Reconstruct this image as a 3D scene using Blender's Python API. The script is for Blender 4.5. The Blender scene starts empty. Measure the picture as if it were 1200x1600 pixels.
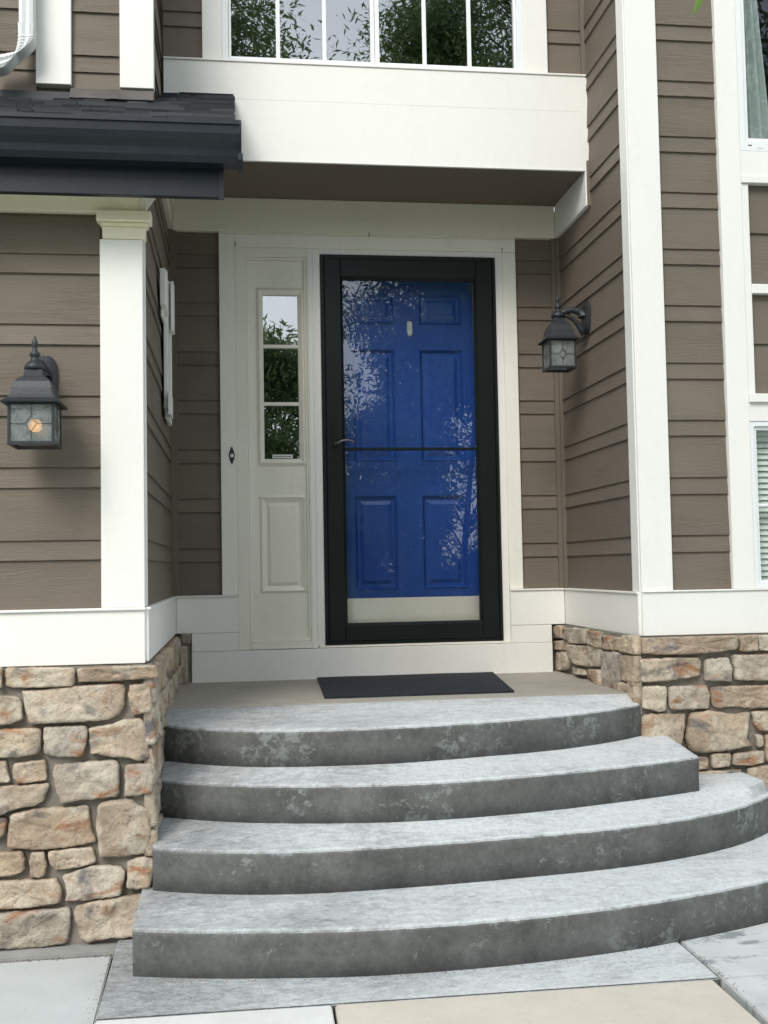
import bpy, bmesh, math, random
import numpy as np
from mathutils import Vector, Matrix, noise

random.seed(7)
scene = bpy.context.scene
COL = scene.collection

# ------------------------------------------------------------------ camera
cam_data = bpy.data.cameras.new('camera')
cam = bpy.data.objects.new('camera', cam_data)
COL.objects.link(cam)
YAW, PITCH, ROLL = 0.132386, 0.051270, -0.018026
fw = Vector((math.sin(YAW) * math.cos(PITCH), math.cos(YAW) * math.cos(PITCH), math.sin(PITCH)))
r0 = Vector((math.cos(YAW), -math.sin(YAW), 0))
u0 = r0.cross(fw)
rr = r0 * math.cos(ROLL) + u0 * math.sin(ROLL)
uu = -r0 * math.sin(ROLL) + u0 * math.cos(ROLL)
m = Matrix((rr, uu, -fw)).transposed().to_4x4()
m.translation = Vector((-0.44466, -5.74741, 0.39446))
cam.matrix_world = m
cam_data.sensor_fit = 'VERTICAL'
cam_data.sensor_height = 24.0
cam_data.lens = 24.0 * 1713.51 / 1600.0
cam_data.clip_start = 0.02
cam_data.clip_end = 3000
scene.camera = cam

# ------------------------------------------------------------------ sky and sun
world = bpy.data.worlds.new('World')
scene.world = world
world.use_nodes = True
wn, wl = world.node_tree.nodes, world.node_tree.links
wn.clear()
SUN_EL, SUN_AZ = math.radians(43), math.radians(206)      # azimuth clockwise from +Y
sky = wn.new('ShaderNodeTexSky')
sky.sky_type = 'NISHITA'
sky.sun_disc = False
sky.sun_elevation = SUN_EL
sky.sun_rotation = SUN_AZ
sky.dust_density = 2.0
sky.ozone_density = 1.5
tc = wn.new('ShaderNodeTexCoord')
mp = wn.new('ShaderNodeMapping')
mp.inputs['Scale'].default_value = (1, 1, 2.2)
cn = wn.new('ShaderNodeTexNoise')
cn.inputs['Scale'].default_value = 2.2
cn.inputs['Detail'].default_value = 7
cn.inputs['Roughness'].default_value = 0.55
cr = wn.new('ShaderNodeValToRGB')
cr.color_ramp.elements[0].position = 0.30
cr.color_ramp.elements[0].color = (0.35, 0.35, 0.35, 1)
cr.color_ramp.elements[1].position = 0.62
cr.color_ramp.elements[1].color = (0.85, 0.85, 0.85, 1)
mixw = wn.new('ShaderNodeMix')
mixw.data_type = 'RGBA'
mixw.inputs['B'].default_value = (8.7, 9.4, 9.8, 1)           # thin bright overcast
bg = wn.new('ShaderNodeBackground')
bg.inputs['Strength'].default_value = 0.10
wo = wn.new('ShaderNodeOutputWorld')
wl.new(tc.outputs['Generated'], mp.inputs['Vector'])
wl.new(mp.outputs['Vector'], cn.inputs['Vector'])
wl.new(cn.outputs['Fac'], cr.inputs['Fac'])
wl.new(cr.outputs['Color'], mixw.inputs['Factor'])
wl.new(sky.outputs['Color'], mixw.inputs['A'])
wl.new(mixw.outputs['Result'], bg.inputs['Color'])
wl.new(bg.outputs['Background'], wo.inputs['Surface'])

sun_data = bpy.data.lights.new('sun', 'SUN')
sun_data.energy = 1.5
sun_data.angle = math.radians(28)
sun_data.color = (1.0, 0.96, 0.90)
sun = bpy.data.objects.new('sun', sun_data)
COL.objects.link(sun)
sd = Vector((math.sin(SUN_AZ) * math.cos(SUN_EL), math.cos(SUN_AZ) * math.cos(SUN_EL), math.sin(SUN_EL)))
sun.location = sd * 30
sun.rotation_euler = sd.to_track_quat('Z', 'Y').to_euler()

scene.view_settings.view_transform = 'Standard'
scene.view_settings.look = 'None'
scene.view_settings.gamma = 1.0
scene.view_settings.use_curve_mapping = False
scene.view_settings.exposure = 0.93
scene.render.engine = 'CYCLES'
scene.cycles.max_bounces = 10
scene.cycles.transparent_max_bounces = 24
scene.cycles.use_denoising = True

# ------------------------------------------------------------------ helpers
def tag(o, label=None, cat=None, group=None, kind=None):
    if label: o['label'] = label
    if cat: o['category'] = cat
    if group: o['group'] = group
    if kind: o['kind'] = kind
    return o

def empty(name, loc, label=None, cat=None, group=None, kind=None):
    o = bpy.data.objects.new(name, None)
    o.empty_display_size = 0.1
    o.location = loc
    COL.objects.link(o)
    return tag(o, label, cat, group, kind)

class MB:
    """collects shapes given in world coordinates; build() links them as one mesh object"""
    def __init__(self):
        self.v = []; self.f = []; self.sm = []
    def add(self, vs, fs, smooth=False):
        n = len(self.v)
        self.v += [tuple(p) for p in vs]
        self.f += [tuple(i + n for i in q) for q in fs]
        self.sm += [smooth] * len(fs)
        return self
    def prism(self, a, b):
        """two matching loops of points joined into a closed solid"""
        n = len(a)
        fs = [tuple(range(n)), tuple(range(2 * n - 1, n - 1, -1))]
        fs += [(i, n + i, n + (i + 1) % n, (i + 1) % n) for i in range(n)]
        return self.add(list(a) + list(b), fs)
    def box(self, F, s0, s1, o0, o1, z0, z1):
        a = [F(s0, o0, z0), F(s1, o0, z0), F(s1, o0, z1), F(s0, o0, z1)]
        b = [F(s0, o1, z0), F(s1, o1, z0), F(s1, o1, z1), F(s0, o1, z1)]
        return self.prism(a, b)
    def lathe(self, c, prof, n=20, sq=None, rot=0.0):
        """profile of (radius, z) about a vertical axis; sq=4 turns it square"""
        k = sq or n
        vs = []
        for r, z in prof:
            for i in range(k):
                t = rot + 2 * math.pi * i / k
                vs.append((c[0] + r * math.cos(t), c[1] + r * math.sin(t), c[2] + z))
        fs = []
        for j in range(len(prof) - 1):
            for i in range(k):
                fs.append((j * k + i, j * k + (i + 1) % k, (j + 1) * k + (i + 1) % k, (j + 1) * k + i))
        fs += [tuple(range(k - 1, -1, -1)), tuple((len(prof) - 1) * k + i for i in range(k))]
        return self.add(vs, fs, sq is None)
    def tube(self, pts, rad, n=8):
        vs = []; fs = []
        pts = [Vector(p) for p in pts]
        if not hasattr(rad, '__len__'): rad = [rad] * len(pts)
        up = Vector((0.13, 0.21, 0.97))
        for i, p in enumerate(pts):
            d = (pts[min(i + 1, len(pts) - 1)] - pts[max(i - 1, 0)]).normalized()
            a = d.cross(up)
            if a.length < 0.1: a = d.cross(Vector((1, 0, 0)))
            a.normalize(); b = d.cross(a)
            for k in range(n):
                t = 2 * math.pi * k / n
                vs.append(p + (a * math.cos(t) + b * math.sin(t)) * rad[i])
        for i in range(len(pts) - 1):
            for k in range(n):
                fs.append((i * n + k, i * n + (k + 1) % n, (i + 1) * n + (k + 1) % n, (i + 1) * n + k))
        fs += [tuple(range(n - 1, -1, -1)), tuple((len(pts) - 1) * n + k for k in range(n))]
        return self.add(vs, fs, True)
    def build(self, name, mat, parent=None, bevel=0.0, seg=1):
        me = bpy.data.meshes.new(name)
        off = Vector((0, 0, 0))
        q = parent
        while q is not None:
            off += Vector(q.location); q = q.parent
        me.from_pydata([(p[0] - off.x, p[1] - off.y, p[2] - off.z) for p in self.v], [], self.f)
        bm = bmesh.new(); bm.from_mesh(me)
        bm.faces.ensure_lookup_table()
        for i, s in enumerate(self.sm): bm.faces[i].smooth = s
        bmesh.ops.recalc_face_normals(bm, faces=bm.faces)
        if bevel:
            es = [e for e in bm.edges if len(e.link_faces) == 2 and e.calc_face_angle(0) > 0.5]
            bmesh.ops.bevel(bm, geom=es, offset=bevel, segments=seg, affect='EDGES', clamp_overlap=True)
        bm.to_mesh(me); bm.free()
        me.materials.append(mat)
        o = bpy.data.objects.new(name, me)
        COL.objects.link(o)
        if parent: o.parent = parent
        return o

def front(plane):
    return lambda s, o, z: (s, plane - o, z)        # wall that faces the street (-Y)
def facing_right(x):
    return lambda s, o, z: (x + o, s, z)            # wall that faces +X, s runs along Y
def facing_left(x):
    return lambda s, o, z: (x - o, s, z)            # wall that faces -X

def one_box(name, mat, parent, F, s0, s1, o0, o1, z0, z1, bevel=0.0015, seg=1):
    return MB().box(F, s0, s1, o0, o1, z0, z1).build(name, mat, parent, bevel, seg)

# ------------------------------------------------------------------ materials
class NT:
    def __init__(self, name):
        self.m = bpy.data.materials.new(name)
        self.m.use_nodes = True
        self.t = self.m.node_tree
        self.t.nodes.clear()
        self.out = self.n('ShaderNodeOutputMaterial')
        self.p = self.n('ShaderNodeBsdfPrincipled')
        self.l(self.p.outputs[0], self.out.inputs[0])
        self.geo = self.n('ShaderNodeNewGeometry')
    def n(self, t, **kw):
        x = self.t.nodes.new(t)
        for k, v in kw.items():
            if k in x.inputs: x.inputs[k].default_value = v
            else: setattr(x, k, v)
        return x
    def l(self, a, b): self.t.links.new(a, b)
    def pos(self, scale=(1, 1, 1), rot=(0, 0, 0), off=None):
        mpn = self.n('ShaderNodeMapping')
        mpn.inputs['Scale'].default_value = scale
        mpn.inputs['Rotation'].default_value = rot
        src = self.geo.outputs['Position']
        if off is not None:                             # per object offset so that alike pieces differ
            oi = self.n('ShaderNodeObjectInfo')
            mu = self.n('ShaderNodeVectorMath', operation='SCALE')
            cb = self.n('ShaderNodeCombineXYZ', X=37.0, Y=91.0, Z=53.0)
            self.l(cb.outputs[0], mu.inputs[0]); self.l(oi.outputs['Random'], mu.inputs['Scale'])
            ad = self.n('ShaderNodeVectorMath', operation='ADD')
            self.l(src, ad.inputs[0]); self.l(mu.outputs[0], ad.inputs[1])
            src = ad.outputs[0]
        self.l(src, mpn.inputs['Vector'])
        return mpn.outputs[0]
    def noise(self, vec, scale, detail=4, rough=0.5, dist=0.0):
        x = self.n('ShaderNodeTexNoise')
        x.inputs['Scale'].default_value = scale; x.inputs['Detail'].default_value = detail
        x.inputs['Roughness'].default_value = rough; x.inputs['Distortion'].default_value = dist
        self.l(vec, x.inputs['Vector'])
        return x.outputs['Fac']
    def ramp(self, fac, stops):
        r = self.n('ShaderNodeValToRGB')
        e = r.color_ramp.elements
        while len(e) < len(stops): e.new(0.5)
        for i, (p, c) in enumerate(stops):
            e[i].position = p
            e[i].color = (c, c, c, 1) if not hasattr(c, '__len__') else (*c, 1)
        self.l(fac, r.inputs['Fac'])
        return r.outputs['Color']
    def mix(self, fac, a, b, mode='MIX'):
        x = self.n('ShaderNodeMix', data_type='RGBA', blend_type=mode)
        for s, v in (('Factor', fac), ('A', a), ('B', b)):
            i = [q for q in x.inputs if q.name == s and (q.type == 'RGBA' if s != 'Factor' else q.type == 'VALUE')][0]
            if isinstance(v, (int, float)): i.default_value = v if s == 'Factor' else (v, v, v, 1)
            elif isinstance(v, tuple): i.default_value = (*v, 1)
            else: self.l(v, i)
        return [q for q in x.outputs if q.type == 'RGBA'][0]
    def math(self, op, a, b=0.0):
        x = self.n('ShaderNodeMath', operation=op)
        for i, v in enumerate((a, b)):
            if isinstance(v, (int, float)): x.inputs[i].default_value = v
            else: self.l(v, x.inputs[i])
        return x.outputs[0]
    def bump(self, h, strength=0.3, dist=0.01, prev=None):
        b = self.n('ShaderNodeBump')
        b.inputs['Strength'].default_value = strength; b.inputs['Distance'].default_value = dist
        self.l(h, b.inputs['Height'])
        if prev is not None: self.l(prev, b.inputs['Normal'])
        return b.outputs[0]
    def done(self, col=None, rough=None, normal=None, metallic=None, spec=None):
        p = self.p
        for k, v in (('Base Color', col), ('Roughness', rough), ('Metallic', metallic), ('Specular IOR Level', spec)):
            if v is None: continue
            if isinstance(v, tuple): p.inputs[k].default_value = (*v, 1)
            elif isinstance(v, (int, float)): p.inputs[k].default_value = v
            else: self.l(v, p.inputs[k])
        if normal is not None: self.l(normal, p.inputs['Normal'])
        return self.m

def mat_siding(name, axis):
    """fibre cement boards: taupe paint over pressed wood grain running along the wall"""
    t = NT(name)
    s = (2.2, 1.0, 21.0) if axis == 'x' else (1.0, 2.2, 21.0)
    v = t.pos(s, off=True)
    g1 = t.noise(v, 1.5, 5, 0.62, 1.4)
    g2 = t.noise(t.pos((4.5, 1, 70) if axis == 'x' else (1, 4.5, 70), off=True), 2.0, 4, 0.6, 0.7)
    ridg = t.math('ABSOLUTE', t.math('SUBTRACT', t.math('FRACT', t.math('MULTIPLY', g1, 6.0)), 0.5))
    where = t.ramp(t.noise(t.pos((1.2, 1.2, 5), off=True), 1.7, 2), [(0.38, 0.15), (0.62, 1.0)])
    h = t.math('ADD', t.math('MULTIPLY', ridg, where), t.math('MULTIPLY', g2, 0.4))
    dirt = t.noise(t.pos((1, 1, 1)), 2.3, 5, 0.6)
    col = t.mix(t.ramp(dirt, [(0.3, 0.0), (0.75, 1.0)]), (0.160, 0.131, 0.101), (0.195, 0.161, 0.126))
    oi = t.n('ShaderNodeObjectInfo')
    col = t.mix(t.math('MULTIPLY', oi.outputs['Random'], 0.42), col, (0.122, 0.100, 0.077))
    col = t.mix(t.math('MULTIPLY', ridg, 0.16), col, (0.09, 0.075, 0.06))
    fine = t.noise(t.pos((1, 1, 1)), 220, 2)
    n = t.bump(h, 0.5, 0.006)
    n = t.bump(fine, 0.12, 0.001, n)
    return t.done(col, 0.62, n, spec=0.35)

def mat_paint(name, base, rough=0.45, dirt=0.12, dirtcol=(0.45, 0.43, 0.38)):
    t = NT(name)
    a = t.noise(t.pos((1, 1, 0.35)), 3.0, 6, 0.62)
    b = t.noise(t.pos((1, 1, 1)), 45, 3, 0.6)
    c = t.noise(t.pos((9, 9, 1.3)), 2.4, 4, 0.65)
    mask = t.ramp(t.math('MULTIPLY', a, t.math('ADD', b, 0.45)), [(0.42, 0.0), (0.72, 1.0)])
    col = t.mix(t.math('MULTIPLY', mask, dirt * 2), base, dirtcol)
    col = t.mix(t.math('MULTIPLY', t.ramp(c, [(0.52, 0.0), (0.8, 1.0)]), dirt), col, dirtcol)
    speck = t.ramp(t.noise(t.pos(), 95, 1), [(0.795, 0.0), (0.83, 1.0)])
    col = t.mix(t.math('MULTIPLY', speck, dirt * 1.6), col, (0.12, 0.11, 0.09))
    n = t.bump(t.noise(t.pos((1, 1, 1)), 60, 4, 0.6), 0.12, 0.002)
    n = t.bump(t.noise(t.pos((1, 1, 1)), 3.5, 2), 0.10, 0.01, n)
    return t.done(col, rough, n, spec=0.4)

def mat_stone():
    t = NT('veneer_stone')
    oi = t.n('ShaderNodeObjectInfo')
    rnd = oi.outputs['Random']
    base = t.ramp(rnd, [(0.0, (0.60, 0.46, 0.32)), (0.2, (0.76, 0.66, 0.52)), (0.38, (0.50, 0.46, 0.41)), (0.55, (0.70, 0.56, 0.41)),
                        (0.75, (0.52, 0.39, 0.28)), (1.0, (0.72, 0.63, 0.50))])
    p = t.pos(off=True)
    big = t.noise(p, 5.5, 4, 0.6, 0.5)
    col = t.mix(t.math('MULTIPLY', t.ramp(big, [(0.42, 0.0), (0.62, 1.0)]), 0.6), base, (0.34, 0.262, 0.195))
    pale = t.noise(p, 8.0, 6, 0.65)
    col = t.mix(t.math('MULTIPLY', t.ramp(pale, [(0.50, 0.0), (0.60, 1.0)]), 0.75), col, (0.70, 0.63, 0.51))
    rust = t.noise(t.pos((1, 1, 1.7), off=True), 7.0, 3, 0.55, 0.6)
    col = t.mix(t.math('MULTIPLY', t.ramp(rust, [(0.58, 0.0), (0.69, 1.0)]), 0.85), col, (0.42, 0.18, 0.08))
    p2 = t.pos((1.1, 1.1, 1.5), rot=(0.4, 0.2, 0.7), off=True)
    slate = t.noise(p2, 6.0, 4, 0.6, 0.4)
    col = t.mix(t.math('MULTIPLY', t.ramp(slate, [(0.58, 0.0), (0.70, 1.0)]), 0.85), col, (0.13, 0.135, 0.16))
    pit = t.ramp(t.noise(p, 55, 3, 0.6), [(0.33, 1.0), (0.40, 0.0)])
    col = t.mix(t.math('MULTIPLY', pit, 0.45), col, (0.16, 0.13, 0.10))
    grain = t.noise(p, 140, 3, 0.7)
    col = t.mix(t.math('MULTIPLY', grain, 0.18), col, (0.24, 0.19, 0.14))
    n = t.bump(t.noise(p, 18, 7, 0.66, 0.5), 1.0, 0.026)
    n = t.bump(t.noise(p, 80, 5, 0.75), 0.8, 0.007, n)
    return t.done(col, 0.9, n, spec=0.2)

def mat_mortar():
    t = NT('mortar')
    a = t.noise(t.pos(), 9, 5, 0.6)
    col = t.ramp(a, [(0.3, (0.20, 0.18, 0.155)), (0.7, (0.30, 0.275, 0.24))])
    n = t.bump(t.noise(t.pos(), 70, 5, 0.7), 0.8, 0.006)
    n = t.bump(t.noise(t.pos(), 14, 3), 0.5, 0.012, n)
    return t.done(col, 0.95, n, spec=0.15)

def mat_step():
    """concrete under a dark grey stain that traffic and weather have worn off the treads"""
    t = NT('stained_concrete')
    sep = t.n('ShaderNodeSeparateXYZ'); t.l(t.geo.outputs['Position'], sep.inputs[0])
    nor = t.n('ShaderNodeSeparateXYZ'); t.l(t.geo.outputs['True Normal'], nor.inputs[0])
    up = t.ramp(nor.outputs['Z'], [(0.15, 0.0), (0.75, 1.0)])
    big = t.noise(t.pos((1.0, 1.6, 1.6)), 2.6, 2, 0.5)
    mid = t.noise(t.pos((1.0, 1.9, 1.3)), 19, 9, 0.74, 0.4)
    fine = t.noise(t.pos((1, 1.4, 1)), 90, 4, 0.75)
    # worn = more bare concrete: most of the treads (least at the left end), odd blotches on the risers
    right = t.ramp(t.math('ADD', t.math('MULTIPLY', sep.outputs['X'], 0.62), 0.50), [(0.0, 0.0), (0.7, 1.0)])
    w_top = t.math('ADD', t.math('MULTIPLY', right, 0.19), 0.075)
    w_all = t.math('ADD', t.math('MULTIPLY', up, w_top), t.math('MULTIPLY', big, 0.42))
    w_all = t.math('ADD', w_all, t.math('MULTIPLY', mid, 0.78))
    w_all = t.math('ADD', w_all, t.math('MULTIPLY', fine, 0.12))
    hard = t.ramp(w_all, [(0.740, 0.0), (0.775, 0.8), (0.82, 1.0)])
    soft = t.ramp(w_all, [(0.62, 0.0), (0.94, 1.0)])
    mask = t.mix(up, hard, soft)
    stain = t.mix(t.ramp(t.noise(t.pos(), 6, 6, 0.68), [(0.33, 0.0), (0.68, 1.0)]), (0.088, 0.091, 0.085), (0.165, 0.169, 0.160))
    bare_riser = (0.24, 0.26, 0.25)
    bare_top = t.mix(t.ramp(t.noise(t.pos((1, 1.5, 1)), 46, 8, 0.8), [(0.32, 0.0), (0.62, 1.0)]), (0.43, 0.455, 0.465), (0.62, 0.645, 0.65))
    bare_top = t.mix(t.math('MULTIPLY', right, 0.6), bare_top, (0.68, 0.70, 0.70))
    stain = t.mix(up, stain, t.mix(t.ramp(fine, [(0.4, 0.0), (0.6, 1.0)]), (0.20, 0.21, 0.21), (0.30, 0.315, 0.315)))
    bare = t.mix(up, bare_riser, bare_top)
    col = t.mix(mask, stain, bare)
    col = t.mix(t.ramp(t.noise(t.pos(), 48, 9, 0.85), [(0.40, 0.22), (0.60, 0.0)]), col, (0.03, 0.03, 0.03))
    fleck = t.ramp(t.noise(t.pos((1, 2.4, 1)), 62, 5, 0.7), [(0.60, 0.0), (0.635, 1.0)])
    col = t.mix(t.math('MULTIPLY', t.math('MULTIPLY', fleck, up), 0.55), col, (0.14, 0.15, 0.15))
    chip = t.ramp(t.noise(t.pos(), 85, 4, 0.6), [(0.66, 0.0), (0.69, 1.0)])
    col = t.mix(t.math('MULTIPLY', t.math('MULTIPLY', chip, t.math('SUBTRACT', 1.0, up)), 0.5), col, (0.30, 0.32, 0.315))
    n = t.bump(t.noise(t.pos(), 150, 5, 0.75), 0.35, 0.003)
    n = t.bump(mid, 0.35, 0.006, n)
    n = t.bump(mask, 0.25, 0.002, n)
    return t.done(col, t.ramp(mask, [(0, 0.62), (1, 0.85)]), n, spec=0.3)

def mat_concrete(name, c0, c1, wear=None):
    t = NT(name)
    a = t.noise(t.pos(), 4, 7, 0.68)
    b = t.noise(t.pos(), 60, 5, 0.75)
    col = t.mix(t.ramp(a, [(0.3, 0.0), (0.7, 1.0)]), c0, c1)
    col = t.mix(t.math('MULTIPLY', t.ramp(b, [(0.55, 0.0), (0.75, 1.0)]), 0.25), col, tuple(x * 0.45 for x in c0))
    col = t.mix(t.math('MULTIPLY', t.ramp(t.noise(t.pos(), 1.7, 5, 0.7), [(0.45, 0.0), (0.7, 1.0)]), 0.22), col, tuple(x * 0.6 for x in c0))
    if wear:
        w = t.math('ADD', t.math('MULTIPLY', t.noise(t.pos((1, 2, 1)), 3.2, 7, 0.72), 1.0), t.math('MULTIPLY', b, 0.12))
        col = t.mix(t.ramp(w, [(0.60, 0.0), (0.64, 1.0)]), col, wear)
    n = t.bump(b, 0.3, 0.003)
    n = t.bump(t.noise(t.pos(), 300, 2), 0.2, 0.001, n)
    return t.done(col, 0.85, n, spec=0.25)

def mat_simple(name, col, rough=0.5, metallic=0.0, bump=0.0, bscale=60, spec=0.5, var=0.0):
    t = NT(name)
    c = col
    if var:
        c = t.mix(t.ramp(t.noise(t.pos(), 7, 6, 0.65), [(0.35, 0.0), (0.7, 1.0)]), col, tuple(min(1, x * (1 + var)) for x in col))
    n = t.bump(t.noise(t.pos(), bscale, 4, 0.6), bump, 0.003) if bump else None
    return t.done(c, rough, n, metallic, spec)

def mat_glass(name, gain=2.0, floor=0.0, tint=(1, 1, 1), bump=0.0):
    t = NT(name)
    t.t.nodes.remove(t.p)
    tr = t.n('ShaderNodeBsdfTransparent', Color=(*tint, 1))
    gl = t.n('ShaderNodeBsdfGlossy', Color=(1, 1, 1, 1), Roughness=0.0)
    lw_ = t.n('ShaderNodeLayerWeight', Blend=0.5)
    sch = t.math('ADD', 0.04, t.math('MULTIPLY', t.math('POWER', lw_.outputs['Facing'], 5.0), 0.96))
    f = t.math('MINIMUM', t.math('ADD', t.math('MULTIPLY', sch, gain), floor), 1.0)
    mx = t.n('ShaderNodeMixShader')
    t.l(f, mx.inputs[0]); t.l(tr.outputs[0], mx.inputs[1]); t.l(gl.outputs[0], mx.inputs[2])
    if bump:
        n = t.bump(t.noise(t.pos(), 2.5, 2), bump, 0.02)
        t.l(n, gl.inputs['Normal'])
    t.l(mx.outputs[0], t.out.inputs[0])
    return t.m

def mat_leaf(name, c0, c1):
    t = NT(name)
    a = t.noise(t.pos(), 1.1, 3, 0.6)
    b = t.noise(t.pos(), 23, 2, 0.6)
    col = t.mix(t.ramp(t.math('ADD', t.math('MULTIPLY', a, 0.6), t.math('MULTIPLY', b, 0.4)), [(0.38, 0.0), (0.62, 1.0)]), c0, c1)
    t.done(col, 0.42, None, spec=0.5)
    tl = t.n('ShaderNodeBsdfTranslucent')
    t.l(col, tl.inputs['Color'])
    mx = t.n('ShaderNodeMixShader', Fac=0.42)
    t.l(t.p.outputs[0], mx.inputs[1]); t.l(tl.outputs[0], mx.inputs[2]); t.l(mx.outputs[0], t.out.inputs[0])
    return t.m

def mat_emit(name, col, strength):
    t = NT(name)
    t.p.inputs['Base Color'].default_value = (*col, 1)
    t.p.inputs['Emission Color'].default_value = (*col, 1)
    t.p.inputs['Emission Strength'].default_value = strength
    return t.m

def mat_wave_mat():
    t = NT('rubber_mat')
    b = t.noise(t.pos(), 160, 3, 0.7)
    v = t.n('ShaderNodeTexVoronoi'); v.inputs['Scale'].default_value = 28
    t.l(t.pos(), v.inputs['Vector'])
    col = t.mix(t.ramp(b, [(0.4, 0.0), (0.7, 1.0)]), (0.010, 0.014, 0.022), (0.026, 0.032, 0.044))
    n = t.bump(b, 0.9, 0.005)
    n = t.bump(v.outputs['Distance'], 1.0, 0.012, n)
    return t.done(col, 0.75, n, spec=0.3)

SID_X = mat_siding('siding_paint_front', 'x')
SID_Y = mat_siding('siding_paint_return', 'y')
BROWN = mat_paint('taupe_trim_paint', (0.160, 0.130, 0.099), 0.6, 0.04, (0.10, 0.09, 0.07))
WHITE = mat_paint('white_trim_paint', (0.84, 0.83, 0.785), 0.42, 0.05)
WHITE_LIT = mat_paint('bounce_lit_casing_paint', (0.86, 0.835, 0.745), 0.42, 0.07)  # white trim again, the porch's warm bounce light mixed into the base colour
CREAM = mat_paint('cream_trim_paint', (0.78, 0.735, 0.61), 0.45, 0.07)
VINYL = mat_paint('white_vinyl', (0.82, 0.84, 0.84), 0.3, 0.02)
NAVY = mat_paint('navy_metal_paint', (0.0095, 0.0145, 0.022), 0.42, 0.10, (0.05, 0.055, 0.07))
BLACKF = mat_simple('dark_green_black_aluminium', (0.0045, 0.0075, 0.0075), 0.38, 0.0, 0.05, 90, 0.35, 0.3)
BLUE = mat_simple('blue_door_paint', (0.005, 0.046, 0.245), 0.34, 0.0, 0.10, 40, 0.5, 0.1)
CREAM_LIT = mat_paint('bounce_lit_eave_paint', (0.92, 0.84, 0.65), 0.45, 0.05)  # eave trim with the warm bounce light under the roof put into its colour
STONE = mat_stone()
MORTAR = mat_mortar()
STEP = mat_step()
LANDING = mat_concrete('sheltered_concrete', (0.31, 0.29, 0.25), (0.38, 0.355, 0.305))
SLAB_L = mat_concrete('pale_slab', (0.45, 0.475, 0.47), (0.51, 0.535, 0.53))
SLAB_T = mat_concrete('tan_slab', (0.51, 0.47, 0.395), (0.60, 0.555, 0.475))
SLAB_W = mat_concrete('white_slab', (0.60, 0.61, 0.59), (0.68, 0.69, 0.67))
SLAB_P = mat_concrete('patched_slab', (0.48, 0.495, 0.485), (0.60, 0.615, 0.605), wear=(0.27, 0.29, 0.30))
IRON = mat_simple('lamp_iron', (0.020, 0.024, 0.028), 0.48, 0.2, 0.35, 120, 0.5, 0.6)
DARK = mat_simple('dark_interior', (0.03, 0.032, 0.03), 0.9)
ROOM = mat_simple('room_wall', (0.12, 0.12, 0.11), 0.9)
METAL = mat_simple('brushed_kick_plate', (0.88, 0.85, 0.76), 0.36, 0.45, 0.15, 9)
SILVER = mat_simple('silver', (0.75, 0.76, 0.78), 0.25, 0.8)
HANDLE = mat_simple('door_handle_metal', (0.16, 0.165, 0.16), 0.35, 0.7)
G_STORM = mat_glass('storm_glass', 1.3, 0.01)
G_WIN = mat_glass('window_glass', 1.5, 0.235, (0.55, 0.58, 0.57), 0.02)
G_WIN2 = mat_glass('clear_window_glass', 1.0, 0.0, (0.92, 0.95, 0.94), 0.02)
G_SIDE = mat_glass('sidelight_glass', 1.5, 0.27, (0.5, 0.53, 0.5), 0.02)
CAULK = mat_simple('dark_gap', (0.012, 0.012, 0.012), 0.9)

def mat_shingle():
    t = NT('asphalt_shingle')
    oi = t.n('ShaderNodeObjectInfo')
    c = t.ramp(oi.outputs['Random'], [(0.0, (0.018, 0.021, 0.025)), (0.5, (0.036, 0.040, 0.046)), (1.0, (0.075, 0.080, 0.086))])
    g = t.noise(t.pos(), 420, 3, 0.7)
    c = t.mix(t.math('MULTIPLY', t.ramp(g, [(0.5, 0.0), (0.7, 1.0)]), 0.6), c, (0.12, 0.12, 0.13))
    return t.done(c, 0.95, t.bump(g, 0.8, 0.003), spec=0.2)
SHINGLE = mat_shingle()

def mat_lamp_glass():
    t = NT('seeded_lamp_glass')
    t.t.nodes.remove(t.p)
    v = t.pos(off=True)
    h = t.noise(v, 60, 4, 0.65, 0.6)
    n = t.bump(h, 0.3, 0.003)
    tr = t.n('ShaderNodeBsdfTransparent', Color=(0.74, 0.77, 0.76, 1))
    df = t.n('ShaderNodeBsdfDiffuse', Color=(0.30, 0.33, 0.33, 1))
    gl = t.n('ShaderNodeBsdfGlossy', Color=(1, 1, 1, 1), Roughness=0.12)
    t.l(n, gl.inputs['Normal'])
    m1 = t.n('ShaderNodeMixShader'); m2 = t.n('ShaderNodeMixShader', Fac=0.14)
    t.l(t.ramp(t.noise(v, 30, 3, 0.6), [(0.4, 0.32), (0.65, 0.62)]), m1.inputs[0])
    t.l(tr.outputs[0], m1.inputs[1]); t.l(df.outputs[0], m1.inputs[2])
    t.l(m1.outputs[0], m2.inputs[1]); t.l(gl.outputs[0], m2.inputs[2])
    t.l(m2.outputs[0], t.out.inputs[0])
    return t.m
LAMP_GLASS = mat_lamp_glass()

# ------------------------------------------------------------------ planes of the building (metres; Y grows into the house)
Y_DOOR, Y_BAND, Y_RIGHT, Y_LEFT = 0.0, -0.564, -1.122, -1.748
X_LEFT, X_RIGHT = -0.777, 1.298
GROUND = -0.875
HOUSE = empty('house', (0.2, 0.0, GROUND), 'taupe lap sided house entrance with white trim, stone base and blue front door', 'house')
H = HOUSE

FD, FB, FR, FL = front(Y_DOOR), front(Y_BAND), front(Y_RIGHT), front(Y_LEFT)
FBAY = front(Y_RIGHT)
RL = facing_right(X_LEFT)      # left side of the recess, faces right
RR_ = facing_left(X_RIGHT)     # right side of the recess, faces left

# course lines shared by all walls: a wide board, then a narrow one
LINES = sorted([0.701 + 0.2572 * k for k in range(-3, 16)] + [0.773 + 0.2572 * k for k in range(-3, 16)])
LINES[1:1] = []

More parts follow.
